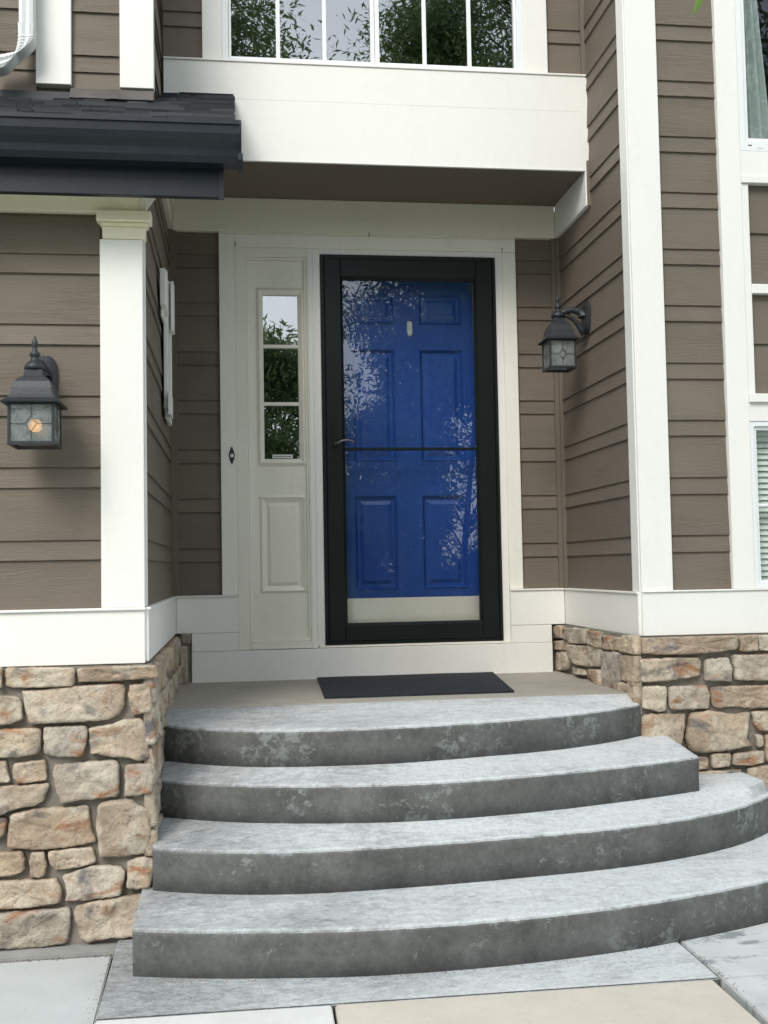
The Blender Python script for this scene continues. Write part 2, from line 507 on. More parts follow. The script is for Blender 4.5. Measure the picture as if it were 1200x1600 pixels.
def siding(parent, F, mat, s0, s1, z0, z1, name='siding_board', top=None):
    """lapped boards between z0 and z1; top(s) may cut them along a slope"""
    zs = [z0] + [z for z in LINES if z0 + 0.02 < z < z1 - 0.012] + [z1]
    for a, b in zip(zs[:-1], zs[1:]):
        j = random.uniform(-0.0018, 0.0018)
        bt = min(b + 0.012, z1)
        ob, ot = -0.003 + random.uniform(-.0008, .0008), -0.0125
        a2 = a + (j if a != z0 else 0)
        e0, e1 = s0, s1
        prof = [(ob, a2), (ob - 0.010, a2), (ot - 0.009, bt), (ot, bt)]
        L = [F(e0, o, z) for o, z in prof]
        if top is not None:
            # the raking cut: shorten the board where the slope passes through it
            zt = a + 0.5 * (b - a)
            e0 = max(s0, top(zt))
            if e0 > s1 - 0.02: continue
            L = [F(max(s0, top(z)), o, z) for o, z in prof]
        R = [F(e1, o, z) for o, z in prof]
        n = 10
        jit = [random.uniform(-0.0006, 0.0006) for _ in range(n + 1)]
        vs = []; fs = []
        for i in range(n + 1):
            t = i / n
            for k in range(4):
                p = Vector(L[k]).lerp(Vector(R[k]), t)
                if k < 2 and 0 < i < n: p.z += jit[i]
                vs.append(p)
        for i in range(n):
            for k in range(4):
                fs.append((i * 4 + k, i * 4 + (k + 1) % 4, (i + 1) * 4 + (k + 1) % 4, (i + 1) * 4 + k))
        fs += [(0, 1, 2, 3), (n * 4 + 3, n * 4 + 2, n * 4 + 1, n * 4)]
        MB().add(vs, fs).build(name, mat, parent)

def wall(F, s0, s1, z0, z1, label=None, depth=0.10, back=0.024):
    w = one_box('wall', BROWN, H, F, s0, s1, -back - depth, -back, z0, z1, 0)
    if label: w['label'] = label
    return w

TOP = 4.4
# --- wall around the door
w = wall(FD, X_LEFT - 0.12, -0.50, -0.30, 2.34, 'taupe lap siding beside the sidelight')
siding(w, FD, SID_X, X_LEFT, -0.531, 0.272, 2.176)
w = wall(FD, 1.03, X_RIGHT + 0.12, -0.30, 2.34, 'taupe lap siding strip right of the storm door')
siding(w, FD, SID_X, 1.066, X_RIGHT - 0.03, 0.272, 2.176)
one_box('corner_strip', BROWN, H, FD, X_RIGHT - 0.032, X_RIGHT - 0.001, -0.02, 0.012, 0.272, 2.176)
# --- recess sides
w = MB().prism([(X_LEFT - 0.124, Y_LEFT + 0.03, 0.10), (X_LEFT - 0.124, Y_LEFT + 0.03, 1.98), (X_LEFT - 0.124, Y_BAND, 2.36), (X_LEFT - 0.124, 0.02, 2.36), (X_LEFT - 0.124, 0.02, 0.10)],
                [(X_LEFT - 0.024, Y_LEFT + 0.03, 0.10), (X_LEFT - 0.024, Y_LEFT + 0.03, 1.98), (X_LEFT - 0.024, Y_BAND, 2.36), (X_LEFT - 0.024, 0.02, 2.36), (X_LEFT - 0.024, 0.02, 0.10)]).build('wall', BROWN, H)
w['label'] = 'taupe lap siding on the left side of the porch recess'
def rake_z(s): return 1.766 + 0.47 * (s + 1.541)
siding(w, RL, SID_Y, Y_LEFT + 0.02, -0.002, 0.272, 2.176, top=lambda z: (z - 1.80) / 0.47 - 1.541 if z > 1.70 else Y_LEFT)
w = wall(RL, Y_RIGHT + 0.03, Y_BAND + 0.12, 2.361, TOP)
siding(w, RL, SID_Y, Y_RIGHT + 0.09, Y_BAND + 0.03, 2.40, TOP)
w = wall(RR_, Y_RIGHT + 0.03, 0.02, 0.08, TOP, 'taupe lap siding on the right side of the porch recess, holding the wall lantern')
siding(w, RR_, SID_Y, Y_RIGHT + 0.09, -0.024, 0.272, 2.2442)
siding(w, RR_, SID_Y, Y_RIGHT + 0.09, Y_BAND - 0.0005, 2.2444, 2.5014)
siding(w, RR_, SID_Y, Y_RIGHT + 0.09, Y_BAND + 0.012, 2.5016, TOP)
one_box('corner_strip', BROWN, H, RR_, -0.032, -0.014, -0.02, 0.010, 0.272, 2.176)
one_box('corner_strip', BROWN, H, RR_, Y_BAND + 0.008, Y_BAND + 0.026, -0.02, 0.010, 2.845, TOP)
one_box('corner_strip', BROWN, H, FD, X_LEFT + 0.001, X_LEFT + 0.026, -0.02, 0.012, 0.272, 2.176)
one_box('corner_strip', BROWN, H, RL, -0.034, -0.0125, -0.02, 0.010, 0.272, 2.176)
# --- upper wall over the band
FU = front(Y_BAND + 0.034)
w = wall(FU, X_LEFT - 0.12, -0.50, 2.36, TOP)
siding(w, FU, SID_X, X_LEFT, -0.592, 2.842, TOP)
w = wall(FU, 1.00, X_RIGHT + 0.12, 2.36, TOP)
siding(w, FU, SID_X, 1.116, X_RIGHT - 0.002, 2.842, TOP)
# --- lamp wall, left front
w = wall(FL, -3.2, X_LEFT - 0.03, 0.05, 1.95, 'taupe lap siding behind the lit wall lantern')
siding(w, FL, SID_X, -3.2, -0.929, 0.272, 1.682)
# --- upper left bay above the small roof
w = wall(FBAY, -3.2, X_LEFT - 0.03, 2.2, TOP, 'taupe lap siding between white boards above the small roof')
siding(w, FBAY, SID_X, -3.2, -1.259, 2.405, TOP)
siding(w, FBAY, SID_X, -1.115, -0.918, 2.405, TOP)
# --- right front wall
wall(FR, 1.845, 2.93, 3.60, TOP); wall(FR, 1.845, 2.93, 1.021, 2.251, back=0.031); wall(FR, 2.93, 4.2, 0.05, TOP); wall(FR, 1.845, 2.93, 0.05, 0.276)
w = wall(FR, X_RIGHT + 0.02, 1.845, 0.05, TOP, 'taupe lap siding between the corner board and the right window')
siding(w, FR, SID_X, 1.443, 1.7195, 0.276, TOP)

# ------------------------------------------------------------------ trim
def trim(name, F, s0, s1, z0, z1, o1=0.012, o0=-0.03, mat=WHITE, bevel=0.002, label=None):
    o = one_box(name, mat, H, F, s0, s1, o0, o1, z0, z1, bevel)
    if label: o['label'] = label
    return o

# door surround
trim('casing', FD, -0.531, -0.4475, 0.272, 2.165, mat=WHITE_LIT, label='white casing board holding the doorbell')
trim('casing', FD, 0.990, 1.065, 0.272, 2.094, mat=WHITE_LIT)
trim('head_casing', FD, -0.4472, 1.065, 2.0965, 2.165, mat=WHITE_LIT)
trim('frieze_board', FD, X_LEFT + 0.012, X_RIGHT - 0.012, 2.176, 2.3555, 0.022, -0.03, CREAM)
one_box('trim_strip', CREAM, H, FD, -0.531, 1.065, -0.02, 0.016, 2.1655, 2.1755, 0.001)
# boards below the siding
trim('skirt_board', FD, X_LEFT + 0.012, -0.4475, 0.079, 0.262, 0.028)
trim('skirt_cap', FD, X_LEFT + 0.012, -0.4475, 0.262, 0.2715, 0.036)
trim('base_board', FD, -0.688, -0.4475, -0.015, 0.078, 0.026)
trim('skirt_board', FD, 0.990, X_RIGHT - 0.012, 0.079, 0.262, 0.028)
trim('skirt_cap', FD, 0.990, X_RIGHT - 0.012, 0.262, 0.2715, 0.036)
trim('base_board', FD, 0.990, 1.212, -0.015, 0.078, 0.026)
trim('base_board', FD, -0.688, 1.212, -0.235, -0.0165, 0.030, label='wide white board below the door sill')
one_box('nail', CAULK, H, FD, 0.262, 0.266, 0.0225, 0.028, 2.160, 2.184, 0.001)
one_box('nail', CAULK, H, FD, -0.4465, -0.4425, 0.0125, 0.017, 2.098, 2.122, 0.001)
one_box('nail', CAULK, H, FD, 0.9895, 0.9935, 0.0125, 0.017, 2.100, 2.118, 0.001)
# recess sides
trim('skirt_board', RL, Y_LEFT + 0.001, -0.03, 0.079, 0.262, 0.012)
trim('skirt_cap', RL, Y_LEFT + 0.001, -0.037, 0.262, 0.2715, 0.020)
trim('skirt_board', RR_, Y_RIGHT + 0.001, -0.03, 0.079, 0.262, 0.012)
trim('skirt_cap', RR_, Y_RIGHT + 0.001, -0.037, 0.262, 0.2715, 0.020)
trim('return_trim', RL, Y_BAND - 0.02, -0.0235, 2.176, 2.3555, 0.012, mat=CREAM)
trim('return_trim', RR_, Y_BAND - 0.002, -0.0235, 2.176, 2.3555, 0.012, mat=WHITE)
one_box('return_trim_end', BROWN, H, RR_, Y_BAND - 0.016, Y_BAND - 0.0025, -0.02, 0.006, 2.172, 2.40, 0.001)
# lamp wall
trim('skirt_board', FL, -3.2, X_LEFT, 0.074, 0.262, 0.012)
trim('skirt_cap', FL, -3.2, X_LEFT + 0.004, 0.262, 0.2715, 0.022)
trim('corner_board', FL, -0.928, X_LEFT, 0.272, 1.597, 0.010, -0.06, label='wide white corner board with stepped cap beside the lit lantern')
trim('corner_board', RL, Y_LEFT + 0.0601, Y_LEFT + 0.075, 0.272, 1.70, 0.004, -0.03)
one_box('capital', CREAM_LIT, H, FL, -0.918, -0.766, -0.03, 0.020, 1.598, 1.640, 0.003)
one_box('capital', CREAM_LIT, H, FL, -0.926, -0.756, -0.03, 0.030, 1.6405, 1.655, 0.004, 2)
one_box('capital', CREAM_LIT, H, FL, -0.937, -0.744, -0.03, 0.042, 1.6555, 1.694, 0.003)
trim('frieze_board', FL, -3.2, X_LEFT - 0.012, 1.6945, 1.90, 0.014, -0.03, CREAM_LIT)
rk = MB()
y0, y1 = Y_LEFT - 0.012, Y_BAND - 0.022
rk.prism([(X_LEFT - 0.011, y0, 1.6985), (X_LEFT - 0.011, y1, rake_z(y1)), (X_LEFT - 0.011, y1, rake_z(y1) + 0.13), (X_LEFT - 0.011, y0, 1.6985 + 0.13)],
         [(X_LEFT + 0.014, y0, 1.6985), (X_LEFT + 0.014, y1, rake_z(y1)), (X_LEFT + 0.014, y1, rake_z(y1) + 0.13), (X_LEFT + 0.014, y0, 1.6985 + 0.13)])
rk.build('rake_board', CREAM, H, 0.0015)
# right corner board: face to the street and narrow return
trim('corner_board', FR, X_RIGHT, 1.442, 0.272, TOP, 0.016, -0.02, label='tall white corner board right of the recess')
trim('corner_board', RR_, Y_RIGHT + 0.0005, Y_RIGHT + 0.088, 0.272, TOP, 0.004, -0.018)
trim('skirt_board', FR, X_RIGHT, 4.2, 0.079, 0.268, 0.020)
trim('skirt_cap', FR, X_RIGHT, 4.2, 0.268, 0.2755, 0.028)
# band and soffit of the overhang
trim('band_board', FB, X_LEFT + 0.004, X_RIGHT + 0.012, 2.3565, 2.6507, 0.0, -0.022, bevel=0.0006, label='lower board of the wide white band over the porch')
trim('band_board', FB, X_LEFT + 0.004, X_RIGHT + 0.010, 2.6511, 2.832, 0.0, -0.022, bevel=0.0006, label='upper board of the wide white band under the window')
one_box('band_cap', WHITE, H, FB, X_LEFT + 0.004, X_RIGHT + 0.008, -0.034, 0.006, 2.8325, 2.8415, 0.001)
one_box('soffit', BROWN, H, FB, X_LEFT, X_RIGHT + 0.0, -0.5635, -0.0225, 2.3565, 2.372, 0)
one_box('soffit_edge', WHITE, H, FB, X_LEFT + 0.004, X_RIGHT - 0.012, -0.012, 0.003, 2.350, 2.356, 0.001)

# upper left boards
trim('corner_board', FBAY, -0.917, X_LEFT, 2.430, TOP, 0.018, -0.03, label='white corner board above the small roof')
trim('trim_board', FBAY, -1.2585, -1.116, 2.434, TOP, 0.018, -0.03, label='white vertical board above the small roof, next to the downspout')
trim('corner_board', RL, Y_RIGHT + 0.0305, Y_RIGHT + 0.06, 2.42, TOP, -0.002, -0.02, BROWN)

# ------------------------------------------------------------------ windows
def pane_box(name, mat, parent, F, s0, s1, z0, z1, o=-0.03, th=0.004):
    return one_box(name, mat, parent, F, s0, s1, o - th, o, z0, z1, 0)

def frame_ring(mb, F, s0, s1, z0, z1, wl_, wr_, wb, wt, o0, o1):
    mb.box(F, s0, s0 + wl_, o0, o1, z0, z1)
    mb.box(F, s1 - wr_, s1, o0, o1, z0, z1)
    mb.box(F, s0 + wl_, s1 - wr_, o0, o1, z0, z0 + wb)
    mb.box(F, s0 + wl_, s1 - wr_, o0, o1, z1 - wt, z1)

# window over the band: casing, two sashes of three lights each
trim('window_casing', FU, -0.591, -0.4965, 2.842, TOP, 0.016)
trim('window_casing', FU, 0.993, 1.115, 2.842, TOP, 0.016)
WT = 3.95
fr = MB(); frame_ring(fr, FU, -0.496, 0.9925, 2.8425, WT, 0.030, 0.030, 0.020, 0.03, -0.05, 0.010)
win = fr.build('window', VINYL, H, 0.0015)
win['label'] = 'white gridded window above the porch band, reflecting trees and sky'
trim('window_casing', FU, -0.4962, 0.9928, WT + 0.001, TOP, 0.016)
for k, (a, b) in enumerate(((-0.465, 0.2455), (0.2475, 0.9615))):
    sm = MB(); frame_ring(sm, FU, a, b, 2.8635, WT - 0.032, 0.012 if k == 0 else 0.022, 0.020 if k == 0 else 0.012, 0.014, 0.02, -0.04, -0.004)
    sm.build('sash', VINYL, win, 0.001)
    ga, gb = (a + 0.012, b - 0.020) if k == 0 else (a + 0.022, b - 0.012)
    w3 = (gb - ga) / 3
    for q in range(3):
        pane_box('pane', G_WIN, win, FU, ga + w3 * q + (0.0005 if q else 0), ga + w3 * (q + 1) - 0.0005, 2.8775, WT - 0.052, -0.022)
    for q in (1, 2):
        one_box('muntin', VINYL, win, FU, ga + w3 * q - 0.010, ga + w3 * q + 0.010, -0.0215, -0.014, 2.8775, WT - 0.052, 0.001)
# right front windows, one over the other, with framed siding panels between
trim('window_casing', FR, 1.720, 1.8205, 0.276, TOP, 0.020, label='white casing board between siding and right windows')
XR2 = 2.95
trim('window_casing', FR, XR2 - 0.02, XR2 + 0.09, 0.276, TOP, 0.020)
w = wall(FR, XR2 + 0.09, XR2 + 0.1, 2.0, 2.02)
siding(w, FR, SID_X, XR2 + 0.0905, 4.2, 0.276, TOP)
# upper
fr = MB(); frame_ring(fr, FR, 1.821, XR2 - 0.021, 2.252, 3.6, 0.030, 0.03, 0.046, 0.03, -0.05, 0.014)
uw = fr.build('window', VINYL, H, 0.0015)
uw['label'] = 'right upper window with a sheer curtain'
sm = MB(); frame_ring(sm, FR, 1.852, XR2 - 0.052, 2.2985, 3.568, 0.018, 0.02, 0.016, 0.02, -0.04, 0.004)
sm.build('sash', VINYL, uw, 0.001)
pane_box('pane', G_WIN2, uw, FR, 1.8705, XR2 - 0.0725, 2.315, 3.548, -0.02)
one_box('weep_slot', CAULK, uw, FR, 1.862, 1.880, 0.0135, 0.0150, 2.2755, 2.2795, 0)
one_box('weep_slot', mat_simple('grey_mark', (0.5, 0.5, 0.48)), uw, FR, 1.905, 1.935, 0.0135, 0.0148, 2.264, 2.267, 0)
trim('window_casing', FR, 1.821, XR2 - 0.021, 3.601, TOP, 0.014)
trim('apron_board', FR, 1.821, XR2 - 0.021, 2.134, 2.2505, 0.016)
trim('panel_rail', FR, 1.821, XR2 - 0.021, 2.101, 2.1335, 0.026)
# framed siding panels
trim('panel_stile', FR, 1.821, 1.8555, 1.143, 2.1005, 0.016)
trim('panel_rail', FR, 1.856, XR2 - 0.021, 1.598, 1.641, 0.020)
w = one_box('wall', BROWN, H, FR, 1.856, XR2 - 0.021, -0.03, -0.022, 1.143, 2.1, 0)
w['label'] = 'framed taupe siding panels between the right windows'
for za, zb in ((1.1435, 1.375), (1.374, 1.5975), (1.6415, 1.88), (1.879, 2.1005)):
    vs = [FR(1.856, -0.001, za), FR(1.856, -0.010, za), FR(1.856, -0.020, zb), FR(1.856, -0.011, zb)]
    MB().prism(vs, [(XR2 - 0.021, p[1], p[2]) for p in vs]).build('siding_board', SID_X, w)
trim('window_shelf', FR, 1.821, XR2 - 0.021, 1.104, 1.1425, 0.034)
trim('apron_board', FR, 1.821, XR2 - 0.021, 1.020, 1.1035, 0.018)
fr = MB(); frame_ring(fr, FR, 1.821, XR2 - 0.021, 0.2765, 1.0195, 0.022, 0.022, 0.022, 0.022, -0.05, 0.014)
lw = fr.build('window', VINYL, H, 0.0015)
lw['label'] = 'right lower window with pale blinds behind it'
sm = MB(); frame_ring(sm, FR, 1.8435, XR2 - 0.0435, 0.299, 0.997, 0.014, 0.016, 0.012, 0.014, -0.04, 0.004)
sm.box(FR, 1.8577, XR2 - 0.06, -0.034, -0.008, 0.640, 0.652)
sm.build('sash', VINYL, lw, 0.001)
pane_box('pane', G_WIN2, lw, FR, 1.858, XR2 - 0.060, 0.3115, 0.640, -0.02)
pane_box('pane', G_WIN2, lw, FR, 1.858, XR2 - 0.060, 0.6525, 0.9825, -0.02)

# dark rooms behind the glass
def room(F, s0, s1, z0, z1, d0, d1, mat):
    mb = MB()
    t = 0.03
    mb.box(F, s0, s1, -d1 - t, -d1, z0, z1)
    mb.box(F, s0 - t, s0, -d1, -d0, z0, z1); mb.box(F, s1, s1 + t, -d1, -d0, z0, z1)
    mb.box(F, s0, s1, -d1, -d0, z0 - t, z0); mb.box(F, s0, s1, -d1, -d0, z1, z1 + t)
    return mb.build('interior_wall', mat, H)
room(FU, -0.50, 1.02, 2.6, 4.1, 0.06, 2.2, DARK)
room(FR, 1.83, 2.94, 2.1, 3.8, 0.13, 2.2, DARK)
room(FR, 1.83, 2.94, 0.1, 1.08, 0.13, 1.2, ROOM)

# curtain and blind hang inside, so they are things of their own
cmb = MB(); vs = []; fs = []
nx, nz = 40, 14
for j in range(nz + 1):
    z = 3.5 - (3.5 - 2.28) * j / nz
    for i in range(nx + 1):
        t = i / nx
        wdt = 0.10 + 0.075 * (j / nz) ** 1.2
        vs.append((1.862 + wdt * t, Y_RIGHT + 0.10 + 0.018 * math.sin(t * 22 + j * 0.12) + 0.01 * t, z))
for j in range(nz):
    for i in range(nx):
        fs.append((j * (nx + 1) + i, j * (nx + 1) + i + 1, (j + 1) * (nx + 1) + i + 1, (j + 1) * (nx + 1) + i))
cmb.add(vs, fs, True)
cur = cmb.build('curtain', mat_simple('sheer_grey_cloth', (0.42, 0.46, 0.45), 0.9, 0, 0.2, 200), None)
sol = cur.modifiers.new('thickness', 'SOLIDIFY'); sol.thickness = 0.001
tag(cur, 'grey sheer curtain gathered at the left side of the right upper window', 'curtain')
BL = empty('window_blind', (2.38, Y_RIGHT + 0.075, 0.285), 'pale slatted blind hanging in the right lower window', 'blind')
blm = mat_simple('pale_blind_slat', (0.90, 0.91, 0.86), 0.5)
one = None
for k in range(25):
    z = 0.315 + 0.0265 * k
    yb = Y_RIGHT + 0.075
    if one is None:
        one = MB().prism([(1.865, yb - 0.007, z - 0.013), (1.865, yb + 0.006, z + 0.012), (1.865, yb + 0.0068, z + 0.0115), (1.865, yb - 0.0062, z - 0.0135)],
                         [(2.875, yb - 0.007, z - 0.013), (2.875, yb + 0.006, z + 0.012), (2.875, yb + 0.0068, z + 0.0115), (2.875, yb - 0.0062, z - 0.0135)]).build('slat', blm, BL)
    else:
        s = one.copy(); COL.objects.link(s); s.location = (random.uniform(-.002, .002), 0, 0.0265 * k)
MB().box(FR, 1.862, 2.878, -0.095, -0.06, 0.965, 0.985).build('headrail', blm, BL)

# ------------------------------------------------------------------ sidelight
SLW = mat_paint('cream_white_door_paint', (0.84, 0.81, 0.71), 0.4, 0.09)
fr = MB()
frame_ring(fr, FD, -0.447, -0.0655, -0.014, 2.096, 0.058, 0.008, 0.036, 0.050, -0.06, 0.010)
frame_ring(fr, FD, -0.3885, -0.0740, 0.0225, 2.0455, 0.012, 0.012, 0.020, 0.012, -0.06, 0.001)
side = fr.build('sidelight', SLW, H, 0.002)
side['label'] = 'white sidelight panel with three small panes left of the storm door'
one_box('sidelight_sill', SLW, side, FD, -0.385, -0.0665, 0.0105, 0.016, -0.012, 0.022, 0.001)
# slab with openings left for glass
FS = front(0.014)
sl = MB()
sl.box(FS, -0.376, -0.3375, -0.04, -0.002, 0.043, 2.033)
sl.box(FS, -0.0855, -0.0865 + 0.0, -0.04, -0.002, 0.043, 0.044)
sl = MB()
for a, b, c, d in ((-0.376, -0.334, 0.043, 2.033), (-0.0895, -0.0865, 0.043, 2.033), (-0.334, -0.0895, 0.043, 0.275), (-0.334, -0.0895, 0.786, 0.947), (-0.334, -0.0895, 1.881, 2.033)):
    sl.box(FS, a, b, -0.04, -0.002, c, d)
sl.build('sidelight_slab', SLW, side, 0)
# raised moulding round the glass
mo = MB()
def moulding(mb, F, s0, s1, z0, z1, w, o_out, o_in, o0=-0.03):
    """picture-frame moulding whose face slopes from o_out at the rim to o_in at the inner edge"""
    q = [((s0, z0), (s1, z0), (s1 - w, z0 + w), (s0 + w, z0 + w)), ((s1, z0), (s1, z1), (s1 - w, z1 - w), (s1 - w, z0 + w)),
         ((s1, z1), (s0, z1), (s0 + w, z1 - w), (s1 - w, z1 - w)), ((s0, z1), (s0, z0), (s0 + w, z0 + w), (s0 + w, z1 - w))]
    for (a, b, c, d) in q:
        A = [F(a[0], o_out, a[1]), F(b[0], o_out, b[1]), F(c[0], o_in, c[1]), F(d[0], o_in, d[1])]
        B = [F(p[0], o0, p[1]) for p in (a, b, c, d)]
        mb.prism(A, B)
moulding(mo, FS, -0.3385, -0.085, 0.943, 1.8855, 0.014, 0.002, 0.012)
moulding(mo, FS, -0.3245, -0.099, 0.957, 1.8715, 0.021, 0.012, -0.006)
mo.build('moulding', SLW, side)
for za, zb in ((0.978, 1.2695), (1.2705, 1.5755), (1.5765, 1.8505)):
    pane_box('pane', G_SIDE, side, FS, -0.3035, -0.120, za, zb, -0.018)
for zc in (1.270, 1.576):
    one_box('muntin', SLW, side, FS, -0.3035, -0.120, -0.0175, -0.004, zc - 0.009, zc + 0.009, 0.002)
mo = MB()
moulding(mo, FS, -0.3345, -0.0890, 0.2745, 0.7865, 0.012, -0.002, 0.007)
moulding(mo, FS, -0.3225, -0.1010, 0.2865, 0.7745, 0.026, 0.003, -0.013)
moulding(mo, FS, -0.2965, -0.1270, 0.3125, 0.7485, 0.018, -0.013, -0.001)
mo.box(FS, -0.2785, -0.1450, -0.03, -0.001, 0.3305, 0.7305)
mo.build('raised_panel', SLW, side)
st = one_box('sticker', mat_simple('sticker_white', (0.7, 0.7, 0.68)), side, FS, -0.262, -0.155, -0.0178, -0.0165, 0.983, 1.003, 0)
mk = MB()
x = -0.254
while x < -0.168:
    wd = random.uniform(0.003, 0.008)
    mk.box(FS, x, x + wd, -0.0165, -0.0160, 0.990, 0.995); x += wd + 0.003
mk.build('sticker_print', CAULK, side)
one_box('door_jamb', WHITE, H, FD, -0.0650, -0.0005, -0.06, 0.006, -0.014, 2.096, 0.002)
one_box('door_jamb', WHITE, H, FD, 0.9505, 0.9895, -0.06, 0.006, -0.014, 2.096, 0.002)
one_box('door_jamb', WHITE, H, FD, -0.0003, 0.9503, -0.06, 0.006, 2.0665, 2.096, 0.002)
one_box('jamb_bead', WHITE, H, FD, -0.040, -0.028, 0.0062, 0.012, -0.012, 2.094, 0.001)
one_box('door_sill', SLW, H, FD, -0.064, 0.989, -0.30, 0.012, -0.014, -0.003, 0.001)
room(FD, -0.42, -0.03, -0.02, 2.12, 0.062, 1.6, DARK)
one_box('curtain_edge', VINYL, H, FD, -0.129, -0.113, -0.20, -0.16, 0.90, 1.15, 0)

# ------------------------------------------------------------------ storm door
sd_ = MB()
frame_ring(sd_, FD, 0.0, 0.9495, 0.0, 2.0655, 0.020, 0.020, 0.020, 0.024, -0.035, 0.014)
storm = sd_.build('storm_door', BLACKF, H, 0.002)
storm['label'] = 'full glass storm door in a dark green black frame'
lf = MB()
frame_ring(lf, FD, 0.0205, 0.929, 0.0205, 2.041, 0.086, 0.090, 0.078, 0.096, -0.022, 0.022)
lf.build('leaf_frame', BLACKF, storm, 0.003)
bd = MB(); moulding(bd, FD, 0.1065, 0.839, 0.0985, 1.945, 0.012, 0.016, 0.004, -0.02)
bd.build('glazing_bead', BLACKF, storm)
pane_box('pane', G_STORM, storm, FD, 0.1185, 0.827, 0.1105, 1.025, -0.006, 0.003)
pane_box('pane', G_STORM, storm, FD, 0.1185, 0.827, 1.0255, 1.933, -0.006, 0.003)
one_box('cross_bar', BLACKF, storm, FD, 0.118, 0.828, -0.0055, 0.008, 1.018, 1.034, 0.003, 2)
one_box('hinge_line', BLACKF, storm, FD, 0.930, 0.942, 0.0145, 0.026, 0.02, 2.04, 0.003)
hm = MB()
hm.box(FD, 0.052, 0.074, 0.0225, 0.030, 0.965, 1.135)
hb = hm.build('handle_plate', BLACKF, storm, 0.003, 2)
hp = [(0.063, -0.030, 1.048), (0.063, -0.060, 1.050), (0.075, -0.070, 1.052), (0.100, -0.072, 1.064), (0.130, -0.072, 1.067), (0.160, -0.070, 1.058), (0.172, -0.068, 1.050)]
MB().tube(hp, [0.008, 0.007, 0.006, 0.0055, 0.0055, 0.005, 0.003], 10).build('handle', HANDLE, storm)

# ------------------------------------------------------------------ blue entry door behind the glass
FE = front(0.10)
D0, D1, DZ0, DZ1 = 0.025, 0.925, 0.010, 2.05
cols = ((0.178, 0.404), (0.545, 0.779))
rows = ((0.285, 0.783), (0.975, 1.578), (1.722, 1.884))
dm = MB()
dm.box(FE, D0, D1, -0.045, -0.012, DZ0, DZ1)
xs = [D0, cols[0][0], cols[0][1], cols[1][0], cols[1][1], D1]
for i in (0, 2, 4):
    dm.box(FE, xs[i], xs[i + 1], -0.012, 0.0, DZ0, DZ1)
zz = [DZ0, rows[0][0], rows[0][1], rows[1][0], rows[1][1], rows[2][0], rows[2][1], DZ1]
for c in cols:
    for i in (0, 2, 4, 6):
        dm.box(FE, c[0], c[1], -0.012, 0.0, zz[i], zz[i + 1])
door = dm.build('front_door', BLUE, H)
door['label'] = 'blue six panel front door behind the storm door glass'
for r in rows:
    for c in cols:
        pm = MB()
        moulding(pm, FE, c[0], c[1], r[0], r[1], 0.014, 0.006, -0.011, -0.012)
        i = 0.026
        moulding(pm, FE, c[0] + i, c[1] - i, r[0] + i, r[1] - i, 0.020, -0.0115, -0.002, -0.0118)
        i = 0.046
        pm.box(FE, c[0] + i, c[1] - i, -0.0118, -0.002, r[0] + i, r[1] - i)
        pm.build('raised_panel', BLUE, door)
one_box('kick_plate', METAL, door, FE, 0.040, 0.910, 0.0005, 0.003, 0.022, 0.236, 0.001)
kn = MB()
seg = 24
A = []; B = []
for i in range(seg):
    t = 2 * math.pi * i / seg
    sx, sz = 0.019 * math.cos(t), 0.026 * math.sin(t)
    zz_ = 1.695 + sz + (0.020 if math.sin(t) > 0 else -0.020)
    A.append(FE(0.492 + sx, 0.0005, zz_)); B.append(FE(0.492 + sx * 0.75, 0.012, 1.695 + sz * 0.75 + (0.020 if math.sin(t) > 0 else -0.020)))
kn.prism(A, B)
kn.build('knocker', SILVER, door, 0.001)
jm = MB()
jm.box(FD, 0.0, 0.024, -0.15, -0.0355, 0.0, 2.065); jm.box(FD, 0.926, 0.9495, -0.15, -0.0355, 0.0, 2.065)
jm.box(FD, 0.024, 0.926, -0.15, -0.0355, 2.052, 2.065)
jm.build('inner_jamb', SLW, H)
one_box('threshold', METAL, H, FD, 0.0245, 0.9255, -0.15, -0.0355, -0.0025, 0.008, 0)
one_box('interior_wall', DARK, H, FD, -0.05, 1.0, -0.30, -0.26, -0.2, 2.3, 0)

